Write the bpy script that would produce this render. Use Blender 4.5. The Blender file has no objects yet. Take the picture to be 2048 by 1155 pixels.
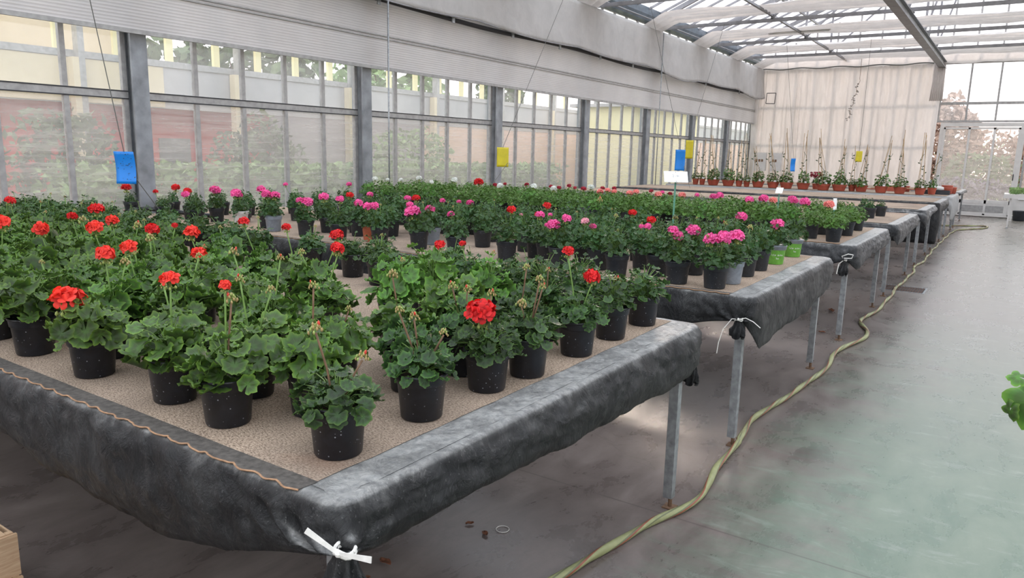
import bpy, math, random
import numpy as np
from mathutils import Vector, Matrix, noise

# ------------------------------------------------------------------ camera, light, exposure
SC = bpy.context.scene
COL = SC.collection
RX = np.array([[0.82717922, -0.12230302, 0.54846742],
               [0.56146118, 0.13967111, -0.81563063],
               [0.02314904, 0.98261587, 0.18420144]])   # columns: camera x, y, z axes in the world
CAMH = 1.6
cam = bpy.data.cameras.new('camera')
cam.sensor_width = 36.0
cam.lens = 1468.67 / 2048 * 36.0
cam.clip_start = 0.05
cam.clip_end = 300
co = bpy.data.objects.new('camera', cam)
COL.objects.link(co)
co.matrix_world = Matrix([[*RX[0], 0], [*RX[1], 0], [*RX[2], CAMH], [0, 0, 0, 1]])
SC.camera = co
SC.view_settings.view_transform = 'Standard'
SC.view_settings.look = 'None'
SC.view_settings.gamma = 1
SC.view_settings.use_curve_mapping = False
SC.view_settings.exposure = 1.05
W = bpy.data.worlds.new('sky')
SC.world = W
W.use_nodes = True
_nt = W.node_tree
_bg = _nt.nodes['Background']
_tc = _nt.nodes.new('ShaderNodeTexCoord')
_sep = _nt.nodes.new('ShaderNodeSeparateXYZ')
_nt.links.new(_tc.outputs['Generated'], _sep.inputs[0])
_rp = _nt.nodes.new('ShaderNodeValToRGB')
_rp.color_ramp.elements[0].position = 0.0
_rp.color_ramp.elements[0].color = (0.95, 0.78, 0.72, 1)
_rp.color_ramp.elements[1].position = 0.35
_rp.color_ramp.elements[1].color = (0.90, 0.93, 1.0, 1)
e = _rp.color_ramp.elements.new(0.12)
e.color = (0.93, 0.87, 0.92, 1)
_nt.links.new(_sep.outputs['Z'], _rp.inputs[0])
_nt.links.new(_rp.outputs[0], _bg.inputs[0])
_bg.inputs[1].default_value = 1.5
sun = bpy.data.lights.new('sun', 'SUN')          # low hazy winter sun coming in through the far gable
sun.energy = 2.0
sun.angle = math.radians(12)
sun.color = (1.0, 0.80, 0.66)
so = bpy.data.objects.new('sun', sun)
COL.objects.link(so)
so.rotation_euler = Vector((0.45, -1.0, -0.30)).to_track_quat('-Z', 'Y').to_euler()

R = random.Random(11)

# ------------------------------------------------------------------ materials
def mat(name):
    m = bpy.data.materials.new(name)
    m.use_nodes = True
    nt = m.node_tree
    b = nt.nodes['Principled BSDF']
    return m, nt, b

def N(nt, t, **kw):
    n = nt.nodes.new('ShaderNode' + t)
    for k, v in kw.items():
        if k.startswith('i_'):
            key = k[2:]
            key = int(key) if key.isdigit() else key
            n.inputs[key].default_value = v
        else:
            setattr(n, k, v)
    return n

def L(nt, a, b):
    nt.links.new(a, b)

def coords(nt, scale=(1, 1, 1), kind='Object'):
    if kind == 'World':
        g = N(nt, 'NewGeometry'); out = g.outputs['Position']
    else:
        g = N(nt, 'TexCoord'); out = g.outputs[kind]
    mp = N(nt, 'Mapping')
    mp.inputs['Scale'].default_value = scale
    L(nt, out, mp.inputs['Vector'])
    return mp.outputs[0]

def noise_n(nt, vec, scale, detail=4, rough=0.55, dist=0.0):
    n = N(nt, 'TexNoise')
    n.inputs['Scale'].default_value = scale
    n.inputs['Detail'].default_value = detail
    n.inputs['Roughness'].default_value = rough
    n.inputs['Distortion'].default_value = dist
    L(nt, vec, n.inputs['Vector'])
    return n.outputs['Fac']

def ramp(nt, fac, stops):
    r = N(nt, 'ValToRGB')
    els = r.color_ramp.elements
    while len(els) < len(stops):
        els.new(0.5)
    for el, (p, c) in zip(els, stops):
        el.position = p
        el.color = (*c, 1) if len(c) == 3 else c
    L(nt, fac, r.inputs[0])
    return r.outputs[0]

def g3(v):
    return (v, v, v)

def mixc(nt, fac, a, b):
    m = N(nt, 'Mix', data_type='RGBA')
    if hasattr(fac, 'links'):
        L(nt, fac, m.inputs[0])
    else:
        m.inputs[0].default_value = fac
    for s, v in ((6, a), (7, b)):
        if hasattr(v, 'links'):
            L(nt, v, m.inputs[s])
        else:
            m.inputs[s].default_value = (*v, 1)
    return m.outputs[2]

def math_n(nt, op, a, b=None, clamp=False):
    m = N(nt, 'Math', operation=op, use_clamp=clamp)
    for i, v in enumerate((a, b)):
        if v is None:
            continue
        if hasattr(v, 'links'):
            L(nt, v, m.inputs[i])
        else:
            m.inputs[i].default_value = v
    return m.outputs[0]

def bump(nt, b, h, strength=0.3, dist=0.01):
    n = N(nt, 'Bump')
    n.inputs['Strength'].default_value = strength
    n.inputs['Distance'].default_value = dist
    L(nt, h, n.inputs['Height'])
    L(nt, n.outputs[0], b.inputs['Normal'])

def simple(name, col, rough=0.6, metal=0.0, var=0.0, scale=8, bmp=0.0):
    m, nt, b = mat(name)
    b.inputs['Roughness'].default_value = rough
    b.inputs['Metallic'].default_value = metal
    v = coords(nt)
    n = noise_n(nt, v, scale)
    lo = tuple(c * (1 - var) for c in col)
    hi = tuple(min(1, c * (1 + var)) for c in col)
    L(nt, ramp(nt, n, [(0.3, lo), (0.7, hi)]), b.inputs['Base Color'])
    if bmp:
        bump(nt, b, n, bmp)
    return m

def thin(name, tint, haze, hazecol, rough=0.25, wrinkle=False, gloss=0.06):
    """thin see-through sheet: glass or film; the haze part scatters light"""
    m = bpy.data.materials.new(name)
    m.use_nodes = True
    nt = m.node_tree
    nt.nodes.clear()
    out = N(nt, 'OutputMaterial')
    tr = N(nt, 'BsdfTransparent'); tr.inputs[0].default_value = (*tint, 1)
    df = N(nt, 'BsdfDiffuse'); df.inputs[0].default_value = (*hazecol, 1)
    tl = N(nt, 'BsdfTranslucent'); tl.inputs[0].default_value = (*hazecol, 1)
    gl = N(nt, 'BsdfGlossy'); gl.inputs['Roughness'].default_value = rough
    hz = N(nt, 'MixShader'); hz.inputs[0].default_value = 0.6
    L(nt, df.outputs[0], hz.inputs[1]); L(nt, tl.outputs[0], hz.inputs[2])
    mx = N(nt, 'MixShader')
    L(nt, tr.outputs[0], mx.inputs[1]); L(nt, hz.outputs[0], mx.inputs[2])
    v = coords(nt, (1, 0.5, 9) if wrinkle else (1, 1, 1), 'World')
    n = noise_n(nt, v, 2.6 if wrinkle else 1.0, 6, 0.62, 0.25 if wrinkle else 0)
    d = 0.09 if wrinkle else 0.05
    L(nt, ramp(nt, n, [(0.3, g3(max(0, haze - d))), (0.7, g3(min(1, haze + d)))]), mx.inputs[0])
    m2 = N(nt, 'MixShader'); m2.inputs[0].default_value = gloss
    L(nt, mx.outputs[0], m2.inputs[1]); L(nt, gl.outputs[0], m2.inputs[2])
    if wrinkle:
        bp = N(nt, 'Bump'); bp.inputs['Strength'].default_value = 0.5; bp.inputs['Distance'].default_value = 0.02
        L(nt, n, bp.inputs['Height'])
        for s in (df, tl, gl):
            L(nt, bp.outputs[0], s.inputs['Normal'])
    L(nt, m2.outputs[0], out.inputs[0])
    return m

def m_floor():
    m, nt, b = mat('worn_painted_concrete')
    v = coords(nt, (1, 1, 1), 'World')
    sep = N(nt, 'SeparateXYZ'); L(nt, v, sep.inputs[0])
    big = noise_n(nt, v, 0.9, 5, 0.6, 0.5)
    fine = noise_n(nt, coords(nt, (1.5, 0.7, 1), 'World'), 3.2, 12, 0.66, 0.35)
    scr = noise_n(nt, coords(nt, (0.7, 2.4, 1), 'World'), 4, 9, 0.78, 0.5)
    base = ramp(nt, fine, [(0.28, (0.095, 0.074, 0.066)), (0.72, (0.225, 0.186, 0.170))])
    green = ramp(nt, fine, [(0.28, (0.105, 0.155, 0.112)), (0.72, (0.20, 0.235, 0.18))])
    # paint survives in the aisle: edge wobbles with the noise
    ed = math_n(nt, 'ADD', sep.outputs['X'], math_n(nt, 'MULTIPLY', math_n(nt, 'SUBTRACT', big, 0.5), 1.5))
    ed = math_n(nt, 'ADD', ed, math_n(nt, 'MULTIPLY', math_n(nt, 'SUBTRACT', scr, 0.5), 1.3))
    f = N(nt, 'MapRange'); f.inputs['From Min'].default_value = -1.02; f.inputs['From Max'].default_value = -0.42
    L(nt, ed, f.inputs['Value'])
    far = N(nt, 'MapRange'); far.inputs['From Min'].default_value = 4.0; far.inputs['From Max'].default_value = 9.0
    far.inputs['To Min'].default_value = 1.0; far.inputs['To Max'].default_value = 0.25
    L(nt, sep.outputs['Y'], far.inputs['Value'])
    fac = math_n(nt, 'MULTIPLY', f.outputs[0], far.outputs[0])
    c = mixc(nt, fac, base, green)
    # pale scuffs and dry water marks
    sc2 = ramp(nt, scr, [(0.56, g3(0)), (0.75, g3(0.6))])
    aisle = N(nt, 'MapRange'); aisle.inputs['From Min'].default_value = -1.4; aisle.inputs['From Max'].default_value = -0.5
    L(nt, sep.outputs['X'], aisle.inputs['Value'])
    c = mixc(nt, math_n(nt, 'MULTIPLY', sc2, aisle.outputs[0]), c, (0.42, 0.42, 0.39))
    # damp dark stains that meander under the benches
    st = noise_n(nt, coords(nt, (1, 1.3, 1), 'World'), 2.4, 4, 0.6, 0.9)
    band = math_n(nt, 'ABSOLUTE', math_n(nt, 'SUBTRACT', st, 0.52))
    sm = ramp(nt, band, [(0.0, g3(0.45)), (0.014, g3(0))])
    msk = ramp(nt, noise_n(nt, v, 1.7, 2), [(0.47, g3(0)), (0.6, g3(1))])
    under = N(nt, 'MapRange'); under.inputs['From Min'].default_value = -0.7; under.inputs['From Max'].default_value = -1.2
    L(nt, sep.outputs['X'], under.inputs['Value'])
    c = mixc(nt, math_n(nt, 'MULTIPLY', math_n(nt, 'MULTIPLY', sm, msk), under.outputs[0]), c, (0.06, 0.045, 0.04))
    # saw joints every three metres
    ym = math_n(nt, 'ABSOLUTE', math_n(nt, 'SUBTRACT', math_n(nt, 'PINGPONG', math_n(nt, 'ADD', sep.outputs['Y'], 3.04), 3.0), 0.0))
    j = ramp(nt, ym, [(0.0, g3(0.75)), (0.006, g3(0))])
    c = mixc(nt, j, c, (0.075, 0.06, 0.055))
    # fine wandering cracks
    vo = N(nt, 'TexVoronoi', feature='DISTANCE_TO_EDGE'); vo.inputs['Scale'].default_value = 0.55
    wv = N(nt, 'VectorMath', operation='ADD')
    nn = N(nt, 'TexNoise'); nn.inputs['Scale'].default_value = 2.2; L(nt, v, nn.inputs['Vector'])
    L(nt, v, wv.inputs[0]); L(nt, nn.outputs['Color'], wv.inputs[1]); L(nt, wv.outputs[0], vo.inputs['Vector'])
    cr = ramp(nt, vo.outputs['Distance'], [(0.0, g3(0.35)), (0.004, g3(0))])
    c = mixc(nt, math_n(nt, 'MULTIPLY', cr, 0.35), c, (0.09, 0.07, 0.065))
    L(nt, c, b.inputs['Base Color'])
    L(nt, ramp(nt, fine, [(0.3, g3(0.24)), (0.7, g3(0.34))]), b.inputs['Roughness'])
    bump(nt, b, fine, 0.12, 0.004)
    return m

def m_plastic(name, dust=0.5, base=(0.007, 0.0075, 0.009)):
    m, nt, b = mat(name)
    v = coords(nt, (1, 1, 1), 'World')
    geo = N(nt, 'NewGeometry')
    sp = N(nt, 'SeparateXYZ'); L(nt, geo.outputs['Normal'], sp.inputs[0])
    up = ramp(nt, sp.outputs['Z'], [(0.0, g3(0.055)), (0.45, g3(0.16)), (0.8, g3(0.8)), (1.0, g3(1.0))])
    n1 = noise_n(nt, v, 6, 7, 0.7, 0.4)
    n2 = noise_n(nt, v, 45, 4, 0.7, 0.4)
    d = ramp(nt, noise_n(nt, coords(nt, (1, 1, .3), 'World'), 7, 10, 0.78, 0.5), [(0.46, g3(0)), (0.66, g3(1))])
    spk = ramp(nt, noise_n(nt, v, 160, 2, 0.6), [(0.66, g3(0)), (0.70, g3(1.0))])
    fac = math_n(nt, 'MULTIPLY', math_n(nt, 'MULTIPLY', d, up), dust * 1.7, True)
    fac = math_n(nt, 'ADD', fac, math_n(nt, 'MULTIPLY', math_n(nt, 'MULTIPLY', math_n(nt, 'MULTIPLY', up, up), up), dust * 1.25), True)
    fac = math_n(nt, 'ADD', fac, math_n(nt, 'MULTIPLY', spk, 0.4 * dust), True)
    c = mixc(nt, fac, base, ramp(nt, n2, [(0.3, (0.24, 0.245, 0.245)), (0.7, (0.50, 0.49, 0.47))]))
    L(nt, c, b.inputs['Base Color'])
    L(nt, ramp(nt, n1, [(0.3, g3(0.28)), (0.7, g3(0.55))]), b.inputs['Roughness'])
    b.inputs['Specular IOR Level'].default_value = 0.4
    w = noise_n(nt, coords(nt, (1, 1, .45), 'World'), 14, 9, 0.66, 0.7)
    bump(nt, b, w, 1.0, 0.028)
    return m

def m_matting():
    m, nt, b = mat('capillary_matting')
    v = coords(nt, (1, 1, 1), 'World')
    w = noise_n(nt, coords(nt, (1, 2.2, 1), 'World'), 130, 3, 0.7)
    big = noise_n(nt, v, 1.6, 5, 0.62, 0.4)
    rust = noise_n(nt, v, 1.1, 3, 0.6, 0.3)
    c = ramp(nt, w, [(0.38, (0.11, 0.075, 0.052)), (0.5, (0.37, 0.275, 0.20)), (0.68, (0.58, 0.46, 0.355))])
    c = mixc(nt, ramp(nt, big, [(0.42, g3(0)), (0.64, g3(0.62))]), c, (0.17, 0.13, 0.105))
    c = mixc(nt, ramp(nt, rust, [(0.60, g3(0)), (0.72, g3(0.4))]), c, (0.36, 0.15, 0.07))
    L(nt, c, b.inputs['Base Color'])
    b.inputs['Roughness'].default_value = 0.95
    bump(nt, b, w, 0.5, 0.004)
    return m

def m_pot(name, base, spots=0.6, rough=0.38):
    m, nt, b = mat(name)
    v = coords(nt)
    oi = N(nt, 'ObjectInfo')
    add = N(nt, 'VectorMath', operation='ADD'); L(nt, v, add.inputs[0])
    cmb = N(nt, 'CombineXYZ'); L(nt, math_n(nt, 'MULTIPLY', oi.outputs['Random'], 40), cmb.inputs[0]); L(nt, cmb.outputs[0], add.inputs[1])
    vo = N(nt, 'TexVoronoi'); vo.inputs['Scale'].default_value = 75; vo.inputs['Randomness'].default_value = 1
    L(nt, add.outputs[0], vo.inputs['Vector'])
    gate = noise_n(nt, add.outputs[0], 60, 2)
    dot = ramp(nt, vo.outputs['Distance'], [(0.10, g3(1)), (0.16, g3(0))])
    gt = ramp(nt, gate, [(0.47, g3(0)), (0.52, g3(1))])
    smear = noise_n(nt, add.outputs[0], 20, 6, 0.7, 1.0)
    fac = math_n(nt, 'MULTIPLY', math_n(nt, 'MULTIPLY', dot, gt), spots)
    hi = tuple(min(1, c * 1.9 + a) for c, a in zip(base, (0.009, 0.011, 0.017)))
    c = mixc(nt, ramp(nt, smear, [(0.4, g3(0)), (0.75, g3(0.55))]), base, hi)
    c = mixc(nt, fac, c, (0.42, 0.45, 0.50))
    L(nt, c, b.inputs['Base Color'])
    b.inputs['Roughness'].default_value = rough
    bump(nt, b, smear, 0.08, 0.002)
    return m

def m_leaf(name, edge, mid, zone, zonefac):
    m, nt, b = mat(name)
    at = N(nt, 'Attribute', attribute_name='leaf_r')
    an = N(nt, 'Attribute', attribute_name='leaf_a')
    oi = N(nt, 'ObjectInfo')
    c = ramp(nt, at.outputs['Fac'], [(0.0, mid), (0.75, mid), (1.0, edge)])
    z = ramp(nt, at.outputs['Fac'], [(0.22, g3(0)), (0.38, g3(zonefac)), (0.58, g3(zonefac)), (0.72, g3(0))])
    c = mixc(nt, z, c, zone)
    # pale radiating veins
    s = math_n(nt, 'ABSOLUTE', math_n(nt, 'SINE', math_n(nt, 'MULTIPLY', an.outputs['Fac'], 3.5)))
    vn = ramp(nt, s, [(0.0, g3(0.45)), (0.16, g3(0))])
    c = mixc(nt, vn, c, tuple(min(1, x * 1.7) for x in mid))
    pl = N(nt, 'Attribute', attribute_name='leaf_v')       # each leaf a little lighter or darker
    hs = N(nt, 'HueSaturation')
    L(nt, c, hs.inputs['Color'])
    val = math_n(nt, 'ADD', math_n(nt, 'MULTIPLY', pl.outputs['Fac'], 0.66), 0.50)
    val = math_n(nt, 'MULTIPLY', val, math_n(nt, 'ADD', math_n(nt, 'MULTIPLY', oi.outputs['Random'], 0.3), 0.86))
    L(nt, val, hs.inputs['Value'])
    L(nt, math_n(nt, 'ADD', math_n(nt, 'MULTIPLY', oi.outputs['Random'], 0.02), 0.49), hs.inputs['Hue'])
    L(nt, hs.outputs[0], b.inputs['Base Color'])
    b.inputs['Roughness'].default_value = 0.5
    b.inputs['Specular IOR Level'].default_value = 0.36
    tl = N(nt, 'BsdfTranslucent')
    L(nt, hs.outputs[0], tl.inputs[0])
    mx = N(nt, 'MixShader'); mx.inputs[0].default_value = 0.22
    out = nt.nodes['Material Output']
    L(nt, b.outputs[0], mx.inputs[1]); L(nt, tl.outputs[0], mx.inputs[2]); L(nt, mx.outputs[0], out.inputs[0])
    return m

def m_petal(name, outer, inner):
    m, nt, b = mat(name)
    at = N(nt, 'Attribute', attribute_name='leaf_r')
    pl = N(nt, 'Attribute', attribute_name='leaf_v')
    c = ramp(nt, at.outputs['Fac'], [(0.0, inner), (0.35, inner), (0.75, outer), (1.0, outer)])
    hs = N(nt, 'HueSaturation'); L(nt, c, hs.inputs['Color'])
    L(nt, math_n(nt, 'ADD', math_n(nt, 'MULTIPLY', pl.outputs['Fac'], 0.4), 0.8), hs.inputs['Value'])
    L(nt, hs.outputs[0], b.inputs['Base Color'])
    b.inputs['Roughness'].default_value = 0.6
    tl = N(nt, 'BsdfTranslucent'); L(nt, hs.outputs[0], tl.inputs[0])
    mx = N(nt, 'MixShader'); mx.inputs[0].default_value = 0.3
    L(nt, b.outputs[0], mx.inputs[1]); L(nt, tl.outputs[0], mx.inputs[2])
    L(nt, mx.outputs[0], nt.nodes['Material Output'].inputs[0])
    return m

def m_curtain(name, col, transl, wave_scale=(1, 1, 1)):
    m, nt, b = mat(name)
    v = coords(nt, wave_scale, 'World')
    n = noise_n(nt, v, 3, 6, 0.65, 0.5)
    c = ramp(nt, n, [(0.3, tuple(x * 0.86 for x in col)), (0.7, col)])
    L(nt, c, b.inputs['Base Color'])
    b.inputs['Roughness'].default_value = 0.6
    tl = N(nt, 'BsdfTranslucent'); L(nt, c, tl.inputs[0])
    mx = N(nt, 'MixShader'); mx.inputs[0].default_value = transl
    L(nt, b.outputs[0], mx.inputs[1]); L(nt, tl.outputs[0], mx.inputs[2])
    L(nt, mx.outputs[0], nt.nodes['Material Output'].inputs[0])
    bump(nt, b, noise_n(nt, coords(nt, (wave_scale[0] * 2, 1, wave_scale[2]), 'World'), 5, 5, 0.6, 0.8), 0.5, 0.03)
    return m

def m_ribbed():
    m, nt, b = mat('ribbed_polycarbonate')
    v = coords(nt, (1, 1, 1), 'World')
    sp = N(nt, 'SeparateXYZ'); L(nt, v, sp.inputs[0])
    s = math_n(nt, 'SINE', math_n(nt, 'MULTIPLY', sp.outputs['Z'], 2 * math.pi / 0.032))
    n = noise_n(nt, v, 1.3, 5, 0.6)
    c = ramp(nt, n, [(0.3, (0.70, 0.68, 0.675)), (0.7, (0.80, 0.78, 0.775))])
    c = mixc(nt, ramp(nt, s, [(0.0, g3(0.28)), (0.35, g3(0))]), c, (0.42, 0.41, 0.42))
    L(nt, c, b.inputs['Base Color'])
    b.inputs['Roughness'].default_value = 0.45
    tl = N(nt, 'BsdfTranslucent'); L(nt, c, tl.inputs[0])
    mx = N(nt, 'MixShader'); mx.inputs[0].default_value = 0.42
    L(nt, b.outputs[0], mx.inputs[1]); L(nt, tl.outputs[0], mx.inputs[2])
    L(nt, mx.outputs[0], nt.nodes['Material Output'].inputs[0])
    bump(nt, b, s, 0.35, 0.004)
    return m

M = {}
M['floor'] = m_floor()
M['glass'] = thin('clear_pane', (0.93, 0.95, 0.95), 0.10, (0.8, 0.8, 0.8), 0.1)
M['roofglass'] = thin('roof_pane', (0.92, 0.95, 0.97), 0.12, (0.9, 0.92, 0.95), 0.2)
M['film'] = thin('filmed_pane', (0.93, 0.93, 0.92), 0.22, (0.68, 0.66, 0.65), 0.35, True, 0.07)
M['doorfilm'] = thin('frosted_door_pane', (0.93, 0.92, 0.9), 0.20, (0.62, 0.60, 0.58), 0.35, True, 0.05)
M['alu'] = simple('aluminium_bar', (0.36, 0.355, 0.35), 0.5, 0.35, 0.18, 14, 0.05)
M['galv'] = simple('galvanised_steel', (0.33, 0.345, 0.355), 0.45, 0.6, 0.3, 30, 0.05)
M['column'] = simple('blue_grey_column', (0.25, 0.265, 0.285), 0.5, 0.15, 0.3, 5, 0.05)
M['gutter'] = simple('gutter_steel', (0.13, 0.16, 0.19), 0.45, 0.4, 0.2, 4)
M['truss'] = simple('truss_steel', (0.26, 0.26, 0.275), 0.5, 0.4, 0.2, 6)
M['board'] = simple('bench_board', (0.20, 0.20, 0.20), 0.7, 0, 0.2, 6)
M['concrete'] = simple('kerb_concrete', (0.36, 0.34, 0.32), 0.85, 0, 0.2, 6, 0.2)
M['plastic'] = m_plastic('black_polythene', 0.55)
M['plastic_grey'] = m_plastic('dusty_polythene', 0.95, (0.03, 0.032, 0.036))
M['plastic_white'] = m_plastic('limed_polythene', 1.0, (0.36, 0.36, 0.36))
M['mat'] = m_matting()
M['mat_edge'] = simple('mat_edge_fringe', (0.34, 0.20, 0.115), 0.9, 0, 0.3, 60)
M['mat_fold'] = simple('mat_fold_grimy', (0.085, 0.075, 0.066), 0.95, 0, 0.4, 60, 0.3)
M['tie'] = simple('white_tie_tape', (0.72, 0.70, 0.66), 0.6, 0, 0.1, 60)
M['soil'] = simple('potting_soil', (0.05, 0.03, 0.02), 1.0, 0, 0.6, 120, 0.8)
M['pot_black'] = m_pot('pot_black', (0.006, 0.007, 0.010), 0.8)
M['pot_char'] = m_pot('pot_charcoal', (0.018, 0.021, 0.026), 0.5, 0.5)
M['pot_grey'] = m_pot('pot_grey', (0.21, 0.24, 0.28), 0.2)
M['pot_terracotta'] = m_pot('pot_terracotta', (0.42, 0.11, 0.055), 0.1)
M['pot_green'] = m_pot('pot_green', (0.13, 0.36, 0.05), 0.1)
M['pot_blue'] = m_pot('pot_blue', (0.03, 0.20, 0.55), 0.1)
M['pot_white'] = m_pot('pot_white', (0.6, 0.6, 0.6), 0.1)
M['leaf_light'] = m_leaf('leaf_light', (0.155, 0.275, 0.036), (0.072, 0.158, 0.030), (0.055, 0.060, 0.032), 0.5)
M['leaf_fresh'] = m_leaf('leaf_fresh', (0.18, 0.35, 0.05), (0.10, 0.225, 0.04), (0.07, 0.085, 0.04), 0.45)
M['leaf_dark'] = m_leaf('leaf_dark', (0.090, 0.180, 0.036), (0.042, 0.102, 0.028), (0.03, 0.040, 0.024), 0.55)
M['leaf_small'] = m_leaf('leaf_small', (0.075, 0.165, 0.045), (0.038, 0.100, 0.028), (0.03, 0.045, 0.02), 0.4)
M['leaf_bright'] = m_leaf('leaf_bright', (0.15, 0.33, 0.045), (0.078, 0.205, 0.030), (0.04, 0.08, 0.02), 0.3)
M['stem'] = simple('green_stalk', (0.15, 0.26, 0.06), 0.55, 0, 0.2, 30)
M['stem_brown'] = simple('brown_stalk', (0.16, 0.09, 0.05), 0.7, 0, 0.3, 30)
PET = {
 'orange_red': m_petal('petal_orange_red', (0.86, 0.045, 0.025), (0.62, 0.015, 0.01)),
 'red': m_petal('petal_red', (0.72, 0.008, 0.010), (0.45, 0.004, 0.006)),
 'pink': m_petal('petal_pink', (0.86, 0.12, 0.38), (0.70, 0.02, 0.20)),
 'pale_pink': m_petal('petal_pale_pink', (0.86, 0.42, 0.50), (0.75, 0.2, 0.3)),
 'white': m_petal('petal_white', (0.85, 0.86, 0.84), (0.7, 0.75, 0.6)),
 'dark_red': m_petal('petal_dark_red', (0.42, 0.015, 0.04), (0.2, 0.004, 0.01)),
 'salmon': m_petal('petal_salmon', (0.88, 0.30, 0.26), (0.75, 0.14, 0.14)),
 'bud': m_petal('petal_bud', (0.40, 0.30, 0.10), (0.20, 0.22, 0.06)),
}
M['bud_red'] = simple('bud_red_tip', (0.55, 0.04, 0.02), 0.5, 0, 0.2, 30)
M['bud'] = simple('bud_tan', (0.34, 0.25, 0.10), 0.6, 0, 0.4, 50)
M['bud_green'] = simple('bud_green', (0.30, 0.36, 0.10), 0.6, 0, 0.3, 50)
M['hose'] = simple('hose_yellow_green', (0.27, 0.28, 0.13), 0.5, 0, 0.12, 30)
M['hose_dk'] = simple('hose_olive_line', (0.13, 0.14, 0.07), 0.5, 0, 0.12, 30)
M['hose_red'] = simple('hose_red_line', (0.25, 0.07, 0.04), 0.5, 0, 0.2, 30)
M['screen'] = m_curtain('shade_screen_cloth', (0.74, 0.69, 0.66), 0.35)
M['fabric'] = m_curtain('grey_fabric_curtain', (0.72, 0.70, 0.69), 0.45)
M['ribbed'] = m_ribbed()
M['blue_card'] = simple('blue_sticky_card', (0.005, 0.22, 0.72), 0.35, 0, 0.05, 10)
M['yellow_card'] = simple('yellow_sticky_card', (0.62, 0.52, 0.02), 0.4, 0, 0.1, 10)
M['dark'] = simple('dark_speck', (0.03, 0.03, 0.035), 0.7)
M['string'] = simple('grey_string', (0.13, 0.13, 0.12), 0.8)
M['white'] = simple('white_paint', (0.62, 0.60, 0.58), 0.5, 0, 0.06, 8)
M['card_white'] = simple('white_card', (0.82, 0.82, 0.82), 0.5, 0, 0.02)
M['stake'] = simple('green_stake', (0.10, 0.28, 0.20), 0.5)
M['cane'] = simple('bamboo_cane', (0.42, 0.30, 0.17), 0.6, 0, 0.4, 12)
M['orange_pot'] = simple('orange_planter', (0.40, 0.085, 0.05), 0.5, 0, 0.12, 8)
M['wood'] = None

# ------------------------------------------------------------------ mesh helpers
class MB:
    def __init__(s):
        s.v = []; s.f = []; s.mi = []; s.r = []
    def add(s, vs, fs, mi=0):
        o = len(s.v)
        s.v += [tuple(p) for p in vs]
        s.f += [tuple(i + o for i in f) for f in fs]
        s.mi += [mi] * len(fs)
    def box(s, x0, x1, y0, y1, z0, z1, mi=0):
        s.add([(x0, y0, z0), (x1, y0, z0), (x1, y1, z0), (x0, y1, z0), (x0, y0, z1), (x1, y0, z1), (x1, y1, z1), (x0, y1, z1)],
              [(0, 3, 2, 1), (4, 5, 6, 7), (0, 1, 5, 4), (1, 2, 6, 5), (2, 3, 7, 6), (3, 0, 4, 7)], mi)
    def bar(s, a, b, w, h, mi=0):
        """square bar from a to b"""
        a = Vector(a); b = Vector(b); d = (b - a).normalized()
        up = Vector((0, 0, 1)) if abs(d.z) < 0.95 else Vector((0, 1, 0))
        x = d.cross(up).normalized() * w / 2; y = x.cross(d).normalized() * h / 2
        vs = [a + x + y, a - x + y, a - x - y, a + x - y, b + x + y, b - x + y, b - x - y, b + x - y]
        s.add(vs, [(0, 3, 2, 1), (4, 5, 6, 7), (0, 1, 5, 4), (1, 2, 6, 5), (2, 3, 7, 6), (3, 0, 4, 7)], mi)
    def tube(s, pts, r, n=8, mi=0, r2=None, cap=True):
        pts = [Vector(p) for p in pts]
        k = len(pts); vs = []
        prev = None
        for i, p in enumerate(pts):
            d = (pts[min(i + 1, k - 1)] - pts[max(i - 1, 0)]).normalized()
            if prev is None:
                prev = d.orthogonal().normalized()
            x = (prev - d * prev.dot(d)).normalized(); prev = x
            y = d.cross(x)
            rr = r if r2 is None else r + (r2 - r) * i / (k - 1)
            for j in range(n):
                a = 2 * math.pi * j / n
                vs.append(p + (x * math.cos(a) + y * math.sin(a)) * rr)
        fs = [(i * n + j, i * n + (j + 1) % n, (i + 1) * n + (j + 1) % n, (i + 1) * n + j) for i in range(k - 1) for j in range(n)]
        if cap:
            fs += [tuple(range(n - 1, -1, -1)), tuple((k - 1) * n + j for j in range(n))]
        s.add(vs, fs, mi)
    def lathe(s, prof, n=24, mi=0, c=(0, 0, 0), sx=1.0, sy=1.0):
        vs = []
        for r, z in prof:
            for j in range(n):
                a = 2 * math.pi * j / n
                vs.append((c[0] + r * math.cos(a) * sx, c[1] + r * math.sin(a) * sy, c[2] + z))
        k = len(prof)
        fs = [(i * n + j, i * n + (j + 1) % n, (i + 1) * n + (j + 1) % n, (i + 1) * n + j) for i in range(k - 1) for j in range(n)]
        fs.append(tuple(range(n - 1, -1, -1)))
        fs.append(tuple((k - 1) * n + j for j in range(n)))
        s.add(vs, fs, mi)
    def grid(s, fn, nu, nv, mi=0):
        vs = [fn(i / nu, j / nv) for i in range(nu + 1) for j in range(nv + 1)]
        w = nv + 1
        s.add(vs, [(i * w + j, (i + 1) * w + j, (i + 1) * w + j + 1, i * w + j + 1) for i in range(nu) for j in range(nv)], mi)
    def mesh(s, name, mats, smooth=False):
        me = bpy.data.meshes.new(name)
        me.from_pydata(s.v, [], s.f)
        for m in (mats if isinstance(mats, (list, tuple)) else [mats]):
            me.materials.append(m)
        me.polygons.foreach_set('material_index', s.mi)
        if smooth:
            me.polygons.foreach_set('use_smooth', [True] * len(me.polygons))
        me.update()
        return me
    def build(s, name, mats, parent=None, smooth=False, auto=None, loc=None):
        return obj(name, s.mesh(name, mats, smooth), parent, auto, loc)

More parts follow.
